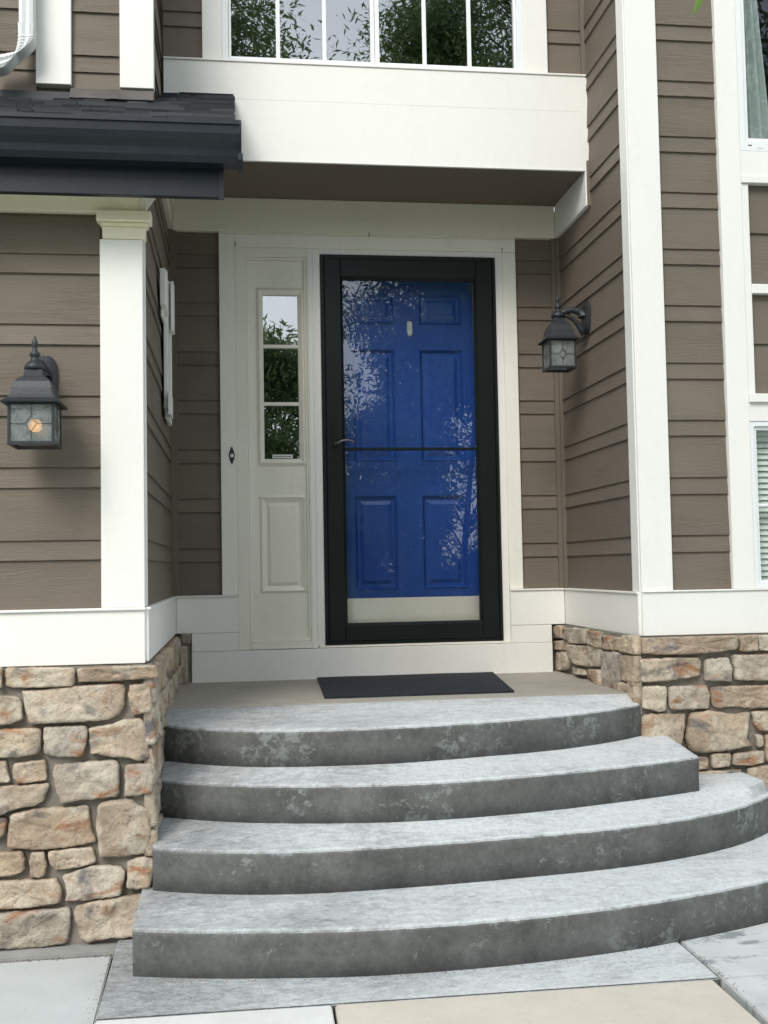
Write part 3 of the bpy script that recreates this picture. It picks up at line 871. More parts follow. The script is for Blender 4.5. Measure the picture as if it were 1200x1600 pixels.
# ------------------------------------------------------------------ small roof, gutter, fascia
def roof_z(y): return 2.375 + 0.515 * (y - Y_RIGHT)
rd = MB()
def sloped(mb, x0, x1, ya, yb, t0, t1):
    a = [(x0, ya, roof_z(ya) + t0), (x0, yb, roof_z(yb) + t0), (x0, yb, roof_z(yb) + t1), (x0, ya, roof_z(ya) + t1)]
    mb.prism(a, [(x1, p[1], p[2]) for p in a])
sloped(rd, -3.2, -0.452, -1.965, Y_RIGHT - 0.02, -0.045, -0.012)
sloped(rd, X_LEFT + 0.002, -0.452, Y_RIGHT - 0.0195, Y_BAND - 0.008, -0.045, -0.012)
roof = rd.build('roof', NAVY, H)
roof['label'] = 'small dark shingled roof over the lit lantern'
expo = 0.088
ys = -1.985; row = 0
while ys < Y_BAND - 0.03:
    xr_end = -0.440 + random.uniform(-0.004, 0.004)
    x = xr_end
    xl_end = -1.62 if ys < Y_RIGHT - 0.06 else X_LEFT + 0.004
    first = True
    while x > xl_end:
        wdt = random.choice((0.06, 0.09, 0.12, 0.17, 0.24)) * random.uniform(0.9, 1.1)
        a = max(x - wdt, xl_end)
        th = random.choice((0.009, 0.012, 0.016))
        yb = min(ys + expo * 1.5, Y_BAND - 0.006)
        if xl_end < -1 : yb = min(yb, Y_RIGHT - 0.026) if ys < Y_RIGHT - 0.026 else yb
        dy = random.uniform(-0.006, 0.003)
        if yb - ys > 0.03:
            z0 = lambda y: roof_z(y)
            lo, hi = ys + dy, yb
            wv = random.uniform(-0.002, 0.002)
            A = [(a + 0.001, lo, z0(lo) - 0.006 + 0.004), (a + 0.001, hi, z0(hi) - 0.011), (a + 0.001, hi, z0(hi) - 0.011 + 0.003), (a + 0.001, lo, z0(lo) + th + wv)]
            B = [(x - 0.001, p[1], p[2] + (wv if i == 3 else 0)) for i, p in enumerate(A)]
            MB().prism(A, B).build('shingle', SHINGLE, roof)
        x = a
    ys += expo * random.uniform(0.80, 0.90); row += 1
# the roof farther left than the photograph shows reads as one sheet
fl = MB(); sloped(fl, -3.2, -1.6205, -1.99, Y_RIGHT - 0.026, -0.0118, 0.006)
fl.build('roof_sheet', SHINGLE, roof)
# flashing
fm = MB()
for i in range(24):
    x0 = -1.118 + i * (0.341 / 24); x1 = x0 + 0.341 / 24
    zt = 2.418 + 0.004 * noise.noise((x0 * 9, 0, 0)); wob = 0.006 * noise.noise((x0 * 25, 3, 0))
    fm.prism([(x0, Y_RIGHT - 0.021, 2.355), (x0, Y_RIGHT - 0.060 + wob, 2.362), (x0, Y_RIGHT - 0.050 + wob, 2.376 + wob), (x0, Y_RIGHT - 0.021, zt)],
             [(x1, Y_RIGHT - 0.021, 2.355), (x1, Y_RIGHT - 0.060 + wob, 2.362), (x1, Y_RIGHT - 0.050 + wob, 2.376 + wob), (x1, Y_RIGHT - 0.021, zt)])
fm.build('flashing', mat_simple('sealed_flashing', (0.075, 0.068, 0.064), 0.8, 0, 0.5, 60, 0.3, 0.6), roof)
one_box('flashing', mat_simple('dark_flashing', (0.045, 0.047, 0.052), 0.6), roof, FBAY, -3.2, -1.1185, 0.0, 0.012, 2.36, 2.404, 0)
# gutter: K profile swept along x
GP = [(-1.935, 1.800), (-1.995, 1.800), (-2.012, 1.818), (-2.016, 1.842), (-2.034, 1.862), (-2.048, 1.884), (-2.050, 1.912), (-2.056, 1.914), (-2.056, 1.928), (-2.044, 1.928),
      (-2.044, 1.918), (-2.030, 1.860), (-1.990, 1.810), (-1.944, 1.808), (-1.944, 1.925), (-1.935, 1.925)]
gm = MB(); gm.prism([(-3.2, y, z) for y, z in GP], [(-0.424, y, z) for y, z in GP])
gut = gm.build('gutter', NAVY, H)
gut['label'] = 'dark metal gutter along the small roof'
em = MB(); EP = GP[:9] + [(-1.935, 1.928)]
em.prism([(-0.4235, y, z) for y, z in EP], [(-0.4195, y, z) for y, z in EP])
em.box(front(-1.93), -0.432, -0.415, 0.0, 0.128, 1.790, 1.812)
em.build('gutter_end', NAVY, gut, 0.001)
fa = MB()
fa.prism([(-3.2, -1.905, 1.700), (-3.2, -1.905, 1.925), (-3.2, -1.934, 1.925), (-3.2, -1.934, 1.700)],
         [(-0.484, -1.905, 1.700), (-0.484, -1.905, 1.925), (-0.484, -1.934, 1.925), (-0.484, -1.934, 1.700)])
fas = fa.build('fascia_board', NAVY, H, 0.002); fas['label'] = 'dark fascia board under the gutter'
one_box('drip_tab', NAVY, H, front(-1.93), -0.500, -0.482, 0.005, 0.012, 1.690, 1.80, 0.001)
sof = MB()
sof.prism([(-3.2, -1.904, 1.765), (-3.2, Y_LEFT - 0.0145, 1.765), (-3.2, Y_LEFT - 0.0145, 1.78), (-3.2, -1.904, 1.78)],
          [(-0.50, -1.904, 1.765), (-0.50, Y_LEFT - 0.0145, 1.765), (-0.50, Y_LEFT - 0.0145, 1.78), (-0.50, -1.904, 1.78)])
sof.build('soffit', CREAM, H)
# gable overhang board on the open right end
bg_ = MB()
ya, yb = -1.904, Y_BAND - 0.01
a = [(-0.470, ya, roof_z(ya) - 0.16), (-0.470, yb, roof_z(yb) - 0.14), (-0.470, yb, roof_z(yb) - 0.046), (-0.470, ya, roof_z(ya) - 0.046)]
bg_.prism(a, [(-0.4535, p[1], p[2]) for p in a])
bg_.build('barge_board', NAVY, H, 0.001)

# ------------------------------------------------------------------ downspout
dsm = mat_paint('white_downspout_metal', (0.72, 0.74, 0.74), 0.35, 0.1)
ds = MB()
def rect_ring(c, w, d, n, up):
    """corrugated rectangle around c; n = direction across the front"""
    pts = []
    per = [(-1, -1), (-0.5, -1.14), (0, -0.98), (0.5, -1.14), (1, -1), (1, 0), (1, 1), (0, 1), (-1, 1), (-1, 0)]
    for a, b in per:
        pts.append(Vector(c) + n * (a * w / 2) + up * (b * d / 2))
    return pts
rings = []
Yd = Y_RIGHT - 0.075
for k in range(3):
    rings.append(rect_ring((-1.281, Yd, 3.9 - k * 0.57), 0.056, 0.070, Vector((1, 0, 0)), Vector((0, 1, 0))))
elbow = []
for k in range(25):
    t = math.radians(74) * k / 24
    Rr = 0.115
    c = Vector((-1.281 - Rr * (1 - math.cos(t)), Yd - 0.006, 2.76 - 0.17 - Rr * math.sin(t)))
    n = Vector((math.cos(t), 0, math.sin(t)))
    s = 1.05 if k % 2 else 1.0
    elbow.append(rect_ring(c, 0.058 * s, 0.072 * s, n, Vector((0, 1, 0))))
for kk in range(1, 3):
    d = Vector((-math.sin(t), 0, -math.cos(t)))
    elbow.append(rect_ring(c + d * 0.028 * kk, 0.060, 0.074, n, Vector((0, 1, 0))))
def skin(rings, cap=True):
    mb = MB(); n = len(rings[0]); vs = [p for r in rings for p in r]; fs = []
    for j in range(len(rings) - 1):
        for i in range(n):
            fs.append((j * n + i, j * n + (i + 1) % n, (j + 1) * n + (i + 1) % n, (j + 1) * n + i))
    return mb.add(vs, fs)
spout = skin(rings + [rect_ring((-1.281, Yd, 2.60), 0.056, 0.070, Vector((1, 0, 0)), Vector((0, 1, 0)))]).build('downspout', dsm, H)
spout['label'] = 'white downspout with an elbow above the small roof'
e_ = skin([rect_ring((-1.281, Yd - 0.003, 2.64), 0.062, 0.078, Vector((1, 0, 0)), Vector((0, 1, 0)))] + elbow).build('elbow', dsm, spout)
for q in (spout, e_):
    s_ = q.modifiers.new('sheet', 'SOLIDIFY'); s_.thickness = 0.0015; s_.offset = -1

# ------------------------------------------------------------------ stone veneer
def stone(parent, F, poly, thick, seed, name='stone', o0=0.0):
    """one veneer stone: uneven outline, rounded shoulders, lumpy face"""
    rnd = random.Random(seed)
    P = [Vector((a, b)) for a, b in poly]
    area = sum(P[i].x * P[(i + 1) % len(P)].y - P[(i + 1) % len(P)].x * P[i].y for i in range(len(P)))
    if area < 0: P.reverse()
    # round the corners a little, then resample
    Q = []
    for i in range(len(P)):
        a, b, c = P[i - 1], P[i], P[(i + 1) % len(P)]
        r1 = min(0.0045, (a - b).length * 0.2); r2 = min(0.0045, (c - b).length * 0.2)
        u = b + (a - b).normalized() * r1; w = b + (c - b).normalized() * r2
        for t in (0.0, 0.5, 1.0):
            Q.append(u * (1 - t) ** 2 + b * 2 * t * (1 - t) + w * t * t)
    per = [0.0]
    for i in range(len(Q)): per.append(per[-1] + (Q[(i + 1) % len(Q)] - Q[i]).length)
    n = max(24, min(64, int(per[-1] / 0.010)))
    R = []; j = 0
    for i in range(n):
        d = per[-1] * i / n
        while per[j + 1] < d: j += 1
        t = (d - per[j]) / max(1e-9, per[j + 1] - per[j])
        R.append(Q[j].lerp(Q[(j + 1) % len(Q)], t))
    c = sum(R, Vector((0, 0))) / n
    size = min(max(p.x for p in R) - min(p.x for p in R), max(p.y for p in R) - min(p.y for p in R))
    off = Vector((rnd.uniform(-50, 50), rnd.uniform(-50, 50), rnd.uniform(-50, 50)))
    tilt = (rnd.uniform(-0.08, 0.08), rnd.uniform(-0.10, 0.10))
    vs = []; fs = []
    levels = [(0.0, o0 - 0.004), (0.0, thick * 0.62), (0.025, thick * 0.90), (0.09, thick * 1.0), (0.24, thick), (0.42, thick), (0.62, thick), (0.82, thick)]
    for lv, (f, o) in enumerate(levels):
        for i, p in enumerate(R):
            k = f if f < 0.2 else f
            inset = min(1.0, k)
            q = p.lerp(c, inset)
            if lv < 3:
                q = q + (p - c).normalized() * (0.0015 + 0.0042 * noise.noise(Vector((p.x * 48, p.y * 48, off.x))) + 0.003 * noise.noise(Vector((p.x * 120, p.y * 120, off.y))))
            oo = o
            if lv >= 1:
                nz = noise.noise(Vector((q.x * 9, q.y * 11, 0)) + off) * 0.015 + (0.5 - abs(noise.noise(Vector((q.x * 20, q.y * 24, 3)) + off))) * 0.011 + noise.noise(Vector((q.x * 55, q.y * 60, 5)) + off) * 0.004
                fac = min(1.0, lv / 3)
                vd = noise.voronoi(Vector((q.x * 13, q.y * 15, off.x)))[0]
                nz += (vd[1] - vd[0]) * -0.010 + 0.003
                oo += (nz + (q.x - c.x) * tilt[0] + (q.y - c.y) * tilt[1]) * fac
            vs.append(F(q.x, oo, q.y))
    m_ = len(levels)
    for lv in range(m_ - 1):
        for i in range(n):
            fs.append((lv * n + i, lv * n + (i + 1) % n, (lv + 1) * n + (i + 1) % n, (lv + 1) * n + i))
    oo = thick + noise.noise(Vector((c.x * 9, c.y * 11, 0)) + off) * 0.011
    vs.append(F(c.x, oo, c.y))
    for i in range(n): fs.append(((m_ - 1) * n + i, (m_ - 1) * n + (i + 1) % n, m_ * n))
    fs.append(tuple(range(n - 1, -1, -1)))
    mb = MB(); mb.add(vs, fs, True)
    return mb.build(name, STONE, parent)

def mortar_bed(F, s0, s1, z0, z1, o0, o1, label):
    """uneven mortar face behind the stones"""
    nx = max(4, int((s1 - s0) / 0.02)); nz = max(4, int((z1 - z0) / 0.02))
    vs = []; fs = []
    for j in range(nz + 1):
        for i in range(nx + 1):
            s = s0 + (s1 - s0) * i / nx; z = z0 + (z1 - z0) * j / nz
            vs.append(F(s, o1 + 0.006 * noise.noise((s * 14, z * 14, 5)) + 0.002 * noise.noise((s * 50, z * 50, 2)), z))
    for j in range(nz):
        for i in range(nx):
            fs.append((j * (nx + 1) + i, j * (nx + 1) + i + 1, (j + 1) * (nx + 1) + i + 1, (j + 1) * (nx + 1) + i))
    mb = MB(); mb.add(vs, fs, True)
    mb.box(F, s0, s1, o0, o1 - 0.012, z0, z1)
    o = mb.build('stone_wall', MORTAR, H)
    o['label'] = label
    return o

def random_courses(s0, s1, z0, z1, seed):
    """fieldstone courses for stretches the photograph does not show in detail"""
    rnd = random.Random(seed); out = []
    z = z1 - 0.008
    while z > z0 + 0.03:
        h = min(rnd.choice((0.06, 0.08, 0.10, 0.13)), z - z0 - 0.006)
        s = s0 + 0.006
        while s < s1 - 0.03:
            w_ = min(rnd.choice((0.09, 0.13, 0.17, 0.22)) * rnd.uniform(0.9, 1.1), s1 - s - 0.006)
            if s1 - s - w_ < 0.06: w_ = s1 - s - 0.006
            j = lambda: rnd.uniform(-0.005, 0.005)
            out.append([(s + j(), z + j()), (s + w_ * 0.5, z + j()), (s + w_ + j(), z + j()), (s + w_ + j(), z - h + j()), (s + w_ * 0.5, z - h + j()), (s + j(), z - h + j())])
            s += w_ + rnd.uniform(0.010, 0.018)
        z -= h + rnd.uniform(0.010, 0.016)
    return out

STONES_LEFT_FRONT = [
    [(-1.281,0.074),(-1.263,0.074),(-1.263,0.007),(-1.281,0.008)],
    [(-1.251,0.073),(-1.02,0.066),(-1.018,0.004),(-1.128,0.003),(-1.23,0.004),(-1.25,0.011)],
    [(-1.008,0.064),(-0.869,0.066),(-0.735,0.067),(-0.728,0.024),(-0.869,0.017),(-1.006,0.016)],
    [(-1.295,-0.021),(-1.267,-0.022),(-1.207,-0.027),(-1.198,-0.052),(-1.193,-0.105),(-1.239,-0.122),(-1.295,-0.123)],
    [(-1.195,-0.009),(-1.128,-0.007),(-1.025,0.002),(-0.86,0.006),(-0.848,-0.001),(-0.846,-0.069),(-0.87,-0.102),(-0.903,-0.118),(-1.025,-0.12),(-1.168,-0.124),(-1.179,-0.105),(-1.184,-0.067)],
    [(-0.831,0.0),(-0.764,0.005),(-0.753,-0.034),(-0.755,-0.096),(-0.822,-0.103),(-0.831,-0.055)],
    [(-1.295,-0.139),(-1.14,-0.138),(-1.133,-0.15),(-1.135,-0.207),(-1.147,-0.228),(-1.212,-0.235),(-1.295,-0.235)],
    [(-1.123,-0.136),(-0.978,-0.136),(-0.976,-0.189),(-0.988,-0.239),(-1.072,-0.242),(-1.121,-0.229)],
    [(-0.967,-0.144),(-0.893,-0.135),(-0.856,-0.122),(-0.794,-0.117),(-0.777,-0.129),(-0.764,-0.255),(-0.799,-0.263),(-0.847,-0.247),(-0.894,-0.247),(-0.941,-0.231),(-0.967,-0.235)],
    [(-1.295,-0.248),(-1.25,-0.247),(-1.244,-0.278),(-1.235,-0.321),(-1.295,-0.321)],
    [(-1.223,-0.256),(-1.117,-0.248),(-1.114,-0.319),(-1.216,-0.324),(-1.226,-0.289)],
    [(-1.089,-0.268),(-0.988,-0.263),(-0.88,-0.258),(-0.868,-0.277),(-0.866,-0.375),(-0.876,-0.385),(-0.989,-0.391),(-1.064,-0.399),(-1.082,-0.356),(-1.092,-0.299)],
    [(-0.845,-0.276),(-0.771,-0.274),(-0.754,-0.289),(-0.75,-0.323),(-0.755,-0.376),(-0.8,-0.383),(-0.85,-0.386)],
    [(-1.295,-0.335),(-1.11,-0.331),(-1.108,-0.341),(-1.129,-0.394),(-1.166,-0.407),(-1.216,-0.409),(-1.249,-0.424),(-1.295,-0.446)],
    [(-1.295,-0.441),(-1.251,-0.443),(-1.245,-0.458),(-1.26,-0.504),(-1.295,-0.509)],
    [(-1.235,-0.43),(-1.152,-0.416),(-1.082,-0.413),(-0.972,-0.412),(-0.97,-0.454),(-0.956,-0.512),(-0.948,-0.538),(-0.989,-0.546),(-1.045,-0.55),(-1.147,-0.553),(-1.246,-0.54)],
    [(-0.94,-0.41),(-0.895,-0.398),(-0.829,-0.396),(-0.8,-0.424),(-0.767,-0.435),(-0.761,-0.521),(-0.778,-0.583),(-0.849,-0.594),(-0.936,-0.588),(-0.945,-0.489)],
    [(-1.295,-0.561),(-1.198,-0.554),(-1.191,-0.575),(-1.184,-0.585),(-1.194,-0.629),(-1.249,-0.638),(-1.295,-0.64)],
    [(-1.168,-0.563),(-1.122,-0.563),(-1.117,-0.598),(-1.119,-0.64),(-1.138,-0.65),(-1.167,-0.645)],
    [(-1.108,-0.561),(-0.961,-0.556),(-0.95,-0.588),(-0.952,-0.607),(-0.99,-0.619),(-1.092,-0.628),(-1.106,-0.599)],
    [(-0.839,-0.61),(-0.778,-0.599),(-0.752,-0.613),(-0.755,-0.665),(-0.762,-0.702),(-0.821,-0.705),(-0.842,-0.7)],
    [(-1.295,-0.654),(-1.175,-0.656),(-1.081,-0.657),(-1.064,-0.69),(-1.067,-0.737),(-1.175,-0.747),(-1.295,-0.748)],
    [(-1.06,-0.651),(-0.99,-0.626),(-0.966,-0.62),(-0.872,-0.625),(-0.849,-0.643),(-0.854,-0.683),(-0.864,-0.723),(-0.967,-0.734),(-1.053,-0.734),(-1.046,-0.696)],
    [(-1.295,-0.764),(-1.152,-0.76),(-1.039,-0.758),(-1.035,-0.819),(-1.046,-0.879),(-1.153,-0.887),(-1.294,-0.882)],
    [(-1.016,-0.754),(-0.981,-0.745),(-0.859,-0.73),(-0.779,-0.723),(-0.781,-0.782),(-0.808,-0.866),(-0.897,-0.867),(-0.981,-0.878),(-1.005,-0.863),(-1.011,-0.82),(-1.025,-0.782)],
]
STONES_RIGHT_FRONT = [
    [(1.277,0.071),(1.3,0.08),(1.498,0.078),(1.718,0.074),(1.718,0.013),(1.623,0.003),(1.469,-0.002),(1.343,-0.001),(1.305,0.007),(1.277,0.003)],
    [(1.728,0.069),(1.809,0.071),(1.809,0.005),(1.726,0.003)],
    [(1.815,0.071),(1.936,0.068),(1.933,-0.0),(1.816,0.005)],
    [(1.269,-0.018),(1.408,-0.017),(1.535,-0.019),(1.545,-0.043),(1.54,-0.096),(1.486,-0.106),(1.294,-0.117),(1.266,-0.114)],
    [(1.566,-0.027),(1.668,-0.022),(1.682,-0.057),(1.68,-0.125),(1.56,-0.118)],
    [(1.692,-0.011),(1.959,-0.016),(1.954,-0.133),(1.696,-0.12),(1.695,-0.057)],
    [(1.273,-0.136),(1.381,-0.137),(1.382,-0.183),(1.378,-0.245),(1.345,-0.246),(1.315,-0.233),(1.27,-0.227)],
    [(1.395,-0.14),(1.567,-0.14),(1.58,-0.189),(1.573,-0.24),(1.401,-0.238),(1.395,-0.188)],
    [(1.587,-0.151),(1.628,-0.147),(1.954,-0.148),(1.95,-0.24),(1.773,-0.246),(1.681,-0.234),(1.609,-0.241),(1.592,-0.219)],
    [(1.269,-0.265),(1.309,-0.257),(1.469,-0.258),(1.459,-0.32),(1.443,-0.401),(1.355,-0.416),(1.265,-0.403)],
    [(1.491,-0.254),(1.583,-0.25),(1.695,-0.27),(1.765,-0.261),(1.757,-0.331),(1.743,-0.378),(1.773,-0.409),(1.659,-0.421),(1.536,-0.428),(1.481,-0.416),(1.465,-0.363),(1.479,-0.311)],
    [(1.773,-0.259),(1.923,-0.259),(1.92,-0.349),(1.806,-0.345),(1.784,-0.317)],
    [(1.785,-0.361),(1.813,-0.364),(1.817,-0.403),(1.793,-0.414),(1.786,-0.38)],
    [(1.831,-0.362),(1.919,-0.361),(1.915,-0.477),(1.829,-0.474)],
    [(1.454,-0.449),(1.51,-0.444),(1.556,-0.448),(1.563,-0.458),(1.557,-0.499),(1.453,-0.499)],
    [(1.579,-0.437),(1.664,-0.436),(1.664,-0.491),(1.58,-0.496)],
    [(1.684,-0.439),(1.818,-0.43),(1.819,-0.481),(1.759,-0.49),(1.672,-0.487)],
    [(1.452,-0.511),(1.717,-0.508),(1.719,-0.549),(1.706,-0.551),(1.451,-0.549)],
    [(1.746,-0.504),(1.81,-0.497),(1.914,-0.501),(1.908,-0.646),(1.827,-0.604),(1.741,-0.566)],
]
STONES_RIGHT_RETURN = [
    [(0.031,0.069),(-0.103,0.072),(-0.123,0.011),(0.019,0.003)],
    [(-0.123,0.066),(-0.492,0.078),(-0.518,0.005),(-0.267,-0.008),(-0.135,0.008)],
    [(-0.541,0.074),(-0.732,0.074),(-0.746,-0.003),(-0.54,0.006)],
    [(-0.751,0.062),(-0.934,0.063),(-1.034,0.063),(-1.02,0.009),(-0.766,-0.002)],
    [(-1.053,0.08),(-1.256,0.083),(-1.25,0.003),(-1.029,0.005)],
    [(0.007,-0.011),(-0.208,-0.001),(-0.216,-0.046),(0.011,-0.06)],
    [(0.012,-0.071),(-0.166,-0.057),(-0.235,-0.103),(-0.195,-0.149),(0.021,-0.172)],
    [(-0.223,-0.015),(-0.495,-0.004),(-0.706,0.004),(-0.69,-0.089),(-0.508,-0.106),(-0.352,-0.107),(-0.237,-0.074)],
    [(-0.233,-0.128),(-0.463,-0.125),(-0.482,-0.151),(-0.301,-0.157)],
    [(-0.496,-0.119),(-0.707,-0.104),(-0.731,-0.179),(-0.504,-0.159)],
    [(-0.725,-0.012),(-0.983,-0.002),(-0.982,-0.122),(-0.959,-0.187),(-0.866,-0.184),(-0.761,-0.176),(-0.727,-0.102)],
    [(-1.001,-0.01),(-1.249,-0.003),(-1.24,-0.115),(-1.0,-0.124)],
    [(-0.999,-0.133),(-1.181,-0.133),(-1.167,-0.199),(-0.976,-0.194)],
    [(-1.197,-0.137),(-1.239,-0.132),(-1.231,-0.221),(-1.19,-0.22)],
]
STONES_LEFT_STUB = [
    [(-0.733,0.082),(-0.693,0.078),(-0.694,0.027),(-0.733,0.031)],
    [(-0.761,0.015),(-0.711,0.016),(-0.708,-0.169),(-0.765,-0.171)],
]


XS_L, XS_R = -0.748, 1.238           # how far the veneer stands into the recess
FLs, FRs = front(-1.755), front(-1.140)
sw = mortar_bed(FLs, -3.2, XS_L - 0.008, GROUND - 0.05, 0.071, -0.08, 0.004, 'stone veneer base under the lit lantern wall')
sd = 100
for p in STONES_LEFT_FRONT:
    stone(sw, FLs, p, 0.034, sd); sd += 1
for p in random_courses(-3.2, -1.302, GROUND + 0.03, 0.07, 5):
    stone(sw, FLs, p, 0.034, sd); sd += 1
RLs = facing_right(XS_L - 0.030)
sw2 = mortar_bed(RLs, -1.752, -0.075, GROUND - 0.05, 0.0755, -0.02, 0.006, 'stone veneer on the left side of the porch recess')
for p in random_courses(-1.785, -0.085, -0.60, 0.074, 9):
    stone(sw2, RLs, p, 0.030, sd); sd += 1
sw4 = mortar_bed(front(-0.035), -0.746, -0.700, -0.235, 0.0765, -0.02, 0.004, 'narrow stone sliver at the left end of the door wall')
for p in STONES_LEFT_STUB:
    stone(sw4, front(-0.035), [(max(a, -0.744), b) for a, b in p], 0.024, sd); sd += 1
sw3 = mortar_bed(FRs, XS_R + 0.026, 4.2, GROUND - 0.05, 0.0765, -0.06, 0.004, 'stone veneer base under the right front wall')
for p in STONES_RIGHT_FRONT:
    stone(sw3, FRs, [(max(a, XS_R + 0.004), min(b, 0.072)) for a, b in p], 0.036, sd); sd += 1
for p in random_courses(1.96, 4.2, -0.62, 0.07, 15) + random_courses(1.30, 1.95, GROUND, -0.64, 16):
    stone(sw3, FRs, p, 0.034, sd); sd += 1
RRs = facing_left(XS_R + 0.030)
STONES_RIGHT_RETURN[-1] = [(-1.172, -0.08), (-1.108, -0.085), (-1.11, -0.21), (-1.172, -0.21)]
sw5 = mortar_bed(RRs, -1.150, -0.035, -0.45, 0.0765, -0.02, 0.006, 'stone veneer on the right side of the porch recess')
for p in STONES_RIGHT_RETURN:
    stone(sw5, RRs, [(max(a, -1.176), b) for a, b in p], 0.030, sd); sd += 1
for p in random_courses(-1.172, -1.0, -0.42, -0.20, 22):
    stone(sw5, RRs, p, 0.030, sd); sd += 1
one_box('footing', mat_concrete('rough_footing', (0.22, 0.225, 0.215), (0.36, 0.36, 0.34)), H, front(-1.80), -3.2, -0.80, -0.1, 0.066, GROUND - 0.1, -0.889, 0.006, 2)

# ------------------------------------------------------------------ steps
STEPS = empty('front_steps', (0.3, -0.9, GROUND), 'four curved grey concrete steps with worn stain rising to the door', 'steps')
NOSE = [
    ([-0.80, -0.761, -0.387, 0.097, 0.609, 1.0, 1.262], [-1.27, -1.290, -1.535, -1.575, -1.505, -1.345, -1.180], -0.173, -0.205, -0.355, -1.075, 1.262),
    ([-0.80, -0.759, -0.392, 0.066, 0.548, 1.095, 1.377], [-1.48, -1.510, -1.690, -1.778, -1.745, -1.605, -1.500], -0.343, -0.380, -0.530, -0.9, 1.377),
    ([-0.80, -0.747, -0.397, 0.036, 0.501, 1.007, 1.531, 1.715], [-1.80, -1.825, -1.930, -1.975, -1.925, -1.825, -1.62, -1.43], -0.517, -0.555, -0.715, -0.9, 1.715),
    ([-0.80, -0.773, -0.404, -0.008, 0.409, 0.872, 1.363, 2.0], [-2.12, -2.150, -2.250, -2.290, -2.262, -2.175, -2.06, -1.72], -0.703, -0.725, GROUND - 0.02, -0.9, 2.05),
]
def smooth_curve(xs, ys, n, x0, x1):
    """cubic through the nose points (Catmull-Rom tangents)"""
    xs = list(xs); ys = list(ys); out = []
    mt = [(ys[min(i + 1, len(xs) - 1)] - ys[max(i - 1, 0)]) / (xs[min(i + 1, len(xs) - 1)] - xs[max(i - 1, 0)]) for i in range(len(xs))]
    for k in range(n + 1):
        x = x0 + (x1 - x0) * k / n
        i = max(0, min(len(xs) - 2, sum(1 for q in xs if q <= x) - 1))
        h = xs[i + 1] - xs[i]; t = (x - xs[i]) / h
        y = (2*t**3 - 3*t*t + 1) * ys[i] + (t**3 - 2*t*t + t) * h * mt[i] + (-2*t**3 + 3*t*t) * ys[i + 1] + (t**3 - t*t) * h * mt[i + 1]
        out.append((x, y))
    return out
for si, (xs, yv, zb, zf, zlow, yback, xe) in enumerate(NOSE):
    co = np.polyfit(xs[1:], yv[1:], 4 if si < 3 else 3)
    x0 = -0.752 if si < 3 else -0.790
    N = 150
    ring = []
    r = 0.019
    for k in range(N + 1):
        x = x0 + (xe - x0) * k / N
        y = float(np.polyval(co, x)) if si != 2 or x < 1.50 else float(np.polyval(co, x))
        e = noise.noise((x * 30, si * 7.3, 1.0)) * 0.0032 + noise.noise((x * 90, si * 3.3, 4.0)) * 0.0012
        wv = noise.noise((x * 3, si * 5.1, 9.0)) * 0.004
        y += wv
        sl = (zf - zb) / max(0.2, (yback_f := (-1.09 if si == 0 else NOSE[si - 1][1][3])) - y)
        z = zf + e * 0.4
        zbk = zb
        prof = [(yback, zlow), (yback, zbk + 0.0)]
        yk = min(yback - 0.02, yback_f if si == 0 else float(np.polyval(np.polyfit(NOSE[si-1][0][1:], NOSE[si-1][1][1:], 4), min(x, NOSE[si-1][6]))) + 0.02)
        yk = min(yback - 0.02, max(yk, y + 0.07))
        prof.append((yk, zbk))
        for q in (0.33, 0.66): prof.append((yk + (y + 0.035 - yk) * q, zbk + (z - zbk) * q + 0.0012 * noise.noise((x * 11, q * 9, si))))
        prof.append((y + 0.035, z))
        for a in range(0, 5):
            t = math.radians(22.5 * a)
            prof.append((y + r + e - r * math.sin(t), z - r + r * math.cos(t)))
        zm = (z + zlow) / 2
        prof.append((y + e + 0.001 * noise.noise((x * 40, 3, si)), z - 0.05))
        prof.append((y + 0.003 + 0.0015 * noise.noise((x * 25, 8, si)), zm))
        prof.append((y + 0.003, zlow))
        ring.append([(x, a, b) for a, b in prof])
    n = len(ring[0]); vs = [p for rg in ring for p in rg]; fs = []
    for j in range(N):
        for i in range(n):
            fs.append((j * n + i, (j + 1) * n + i, (j + 1) * n + (i + 1) % n, j * n + (i + 1) % n))
    fs += [tuple(range(n)), tuple(N * n + i for i in range(n - 1, -1, -1))]
    mb = MB(); mb.add(vs, fs, True)
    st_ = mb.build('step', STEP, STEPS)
    st_['label'] = ('top step, ends at the right stone corner', 'second step from the top', 'third step from the top', 'bottom step, widest')[si]
    for p in st_.data.polygons:
        if len(p.vertices) > 4: p.use_smooth = False
lm = MB()
lm.prism([(-0.76, 0.05, -0.173), (1.32, 0.05, -0.173), (1.32, 0.05, -0.40), (-0.76, 0.05, -0.40)],
         [(-0.76, -1.0745, -0.1705), (1.32, -1.0745, -0.1705), (1.32, -1.0745, -0.40), (-0.76, -1.0745, -0.40)])
land = lm.build('landing', LANDING, STEPS, 0.002)
land['label'] = 'beige sheltered landing in front of the door sill'

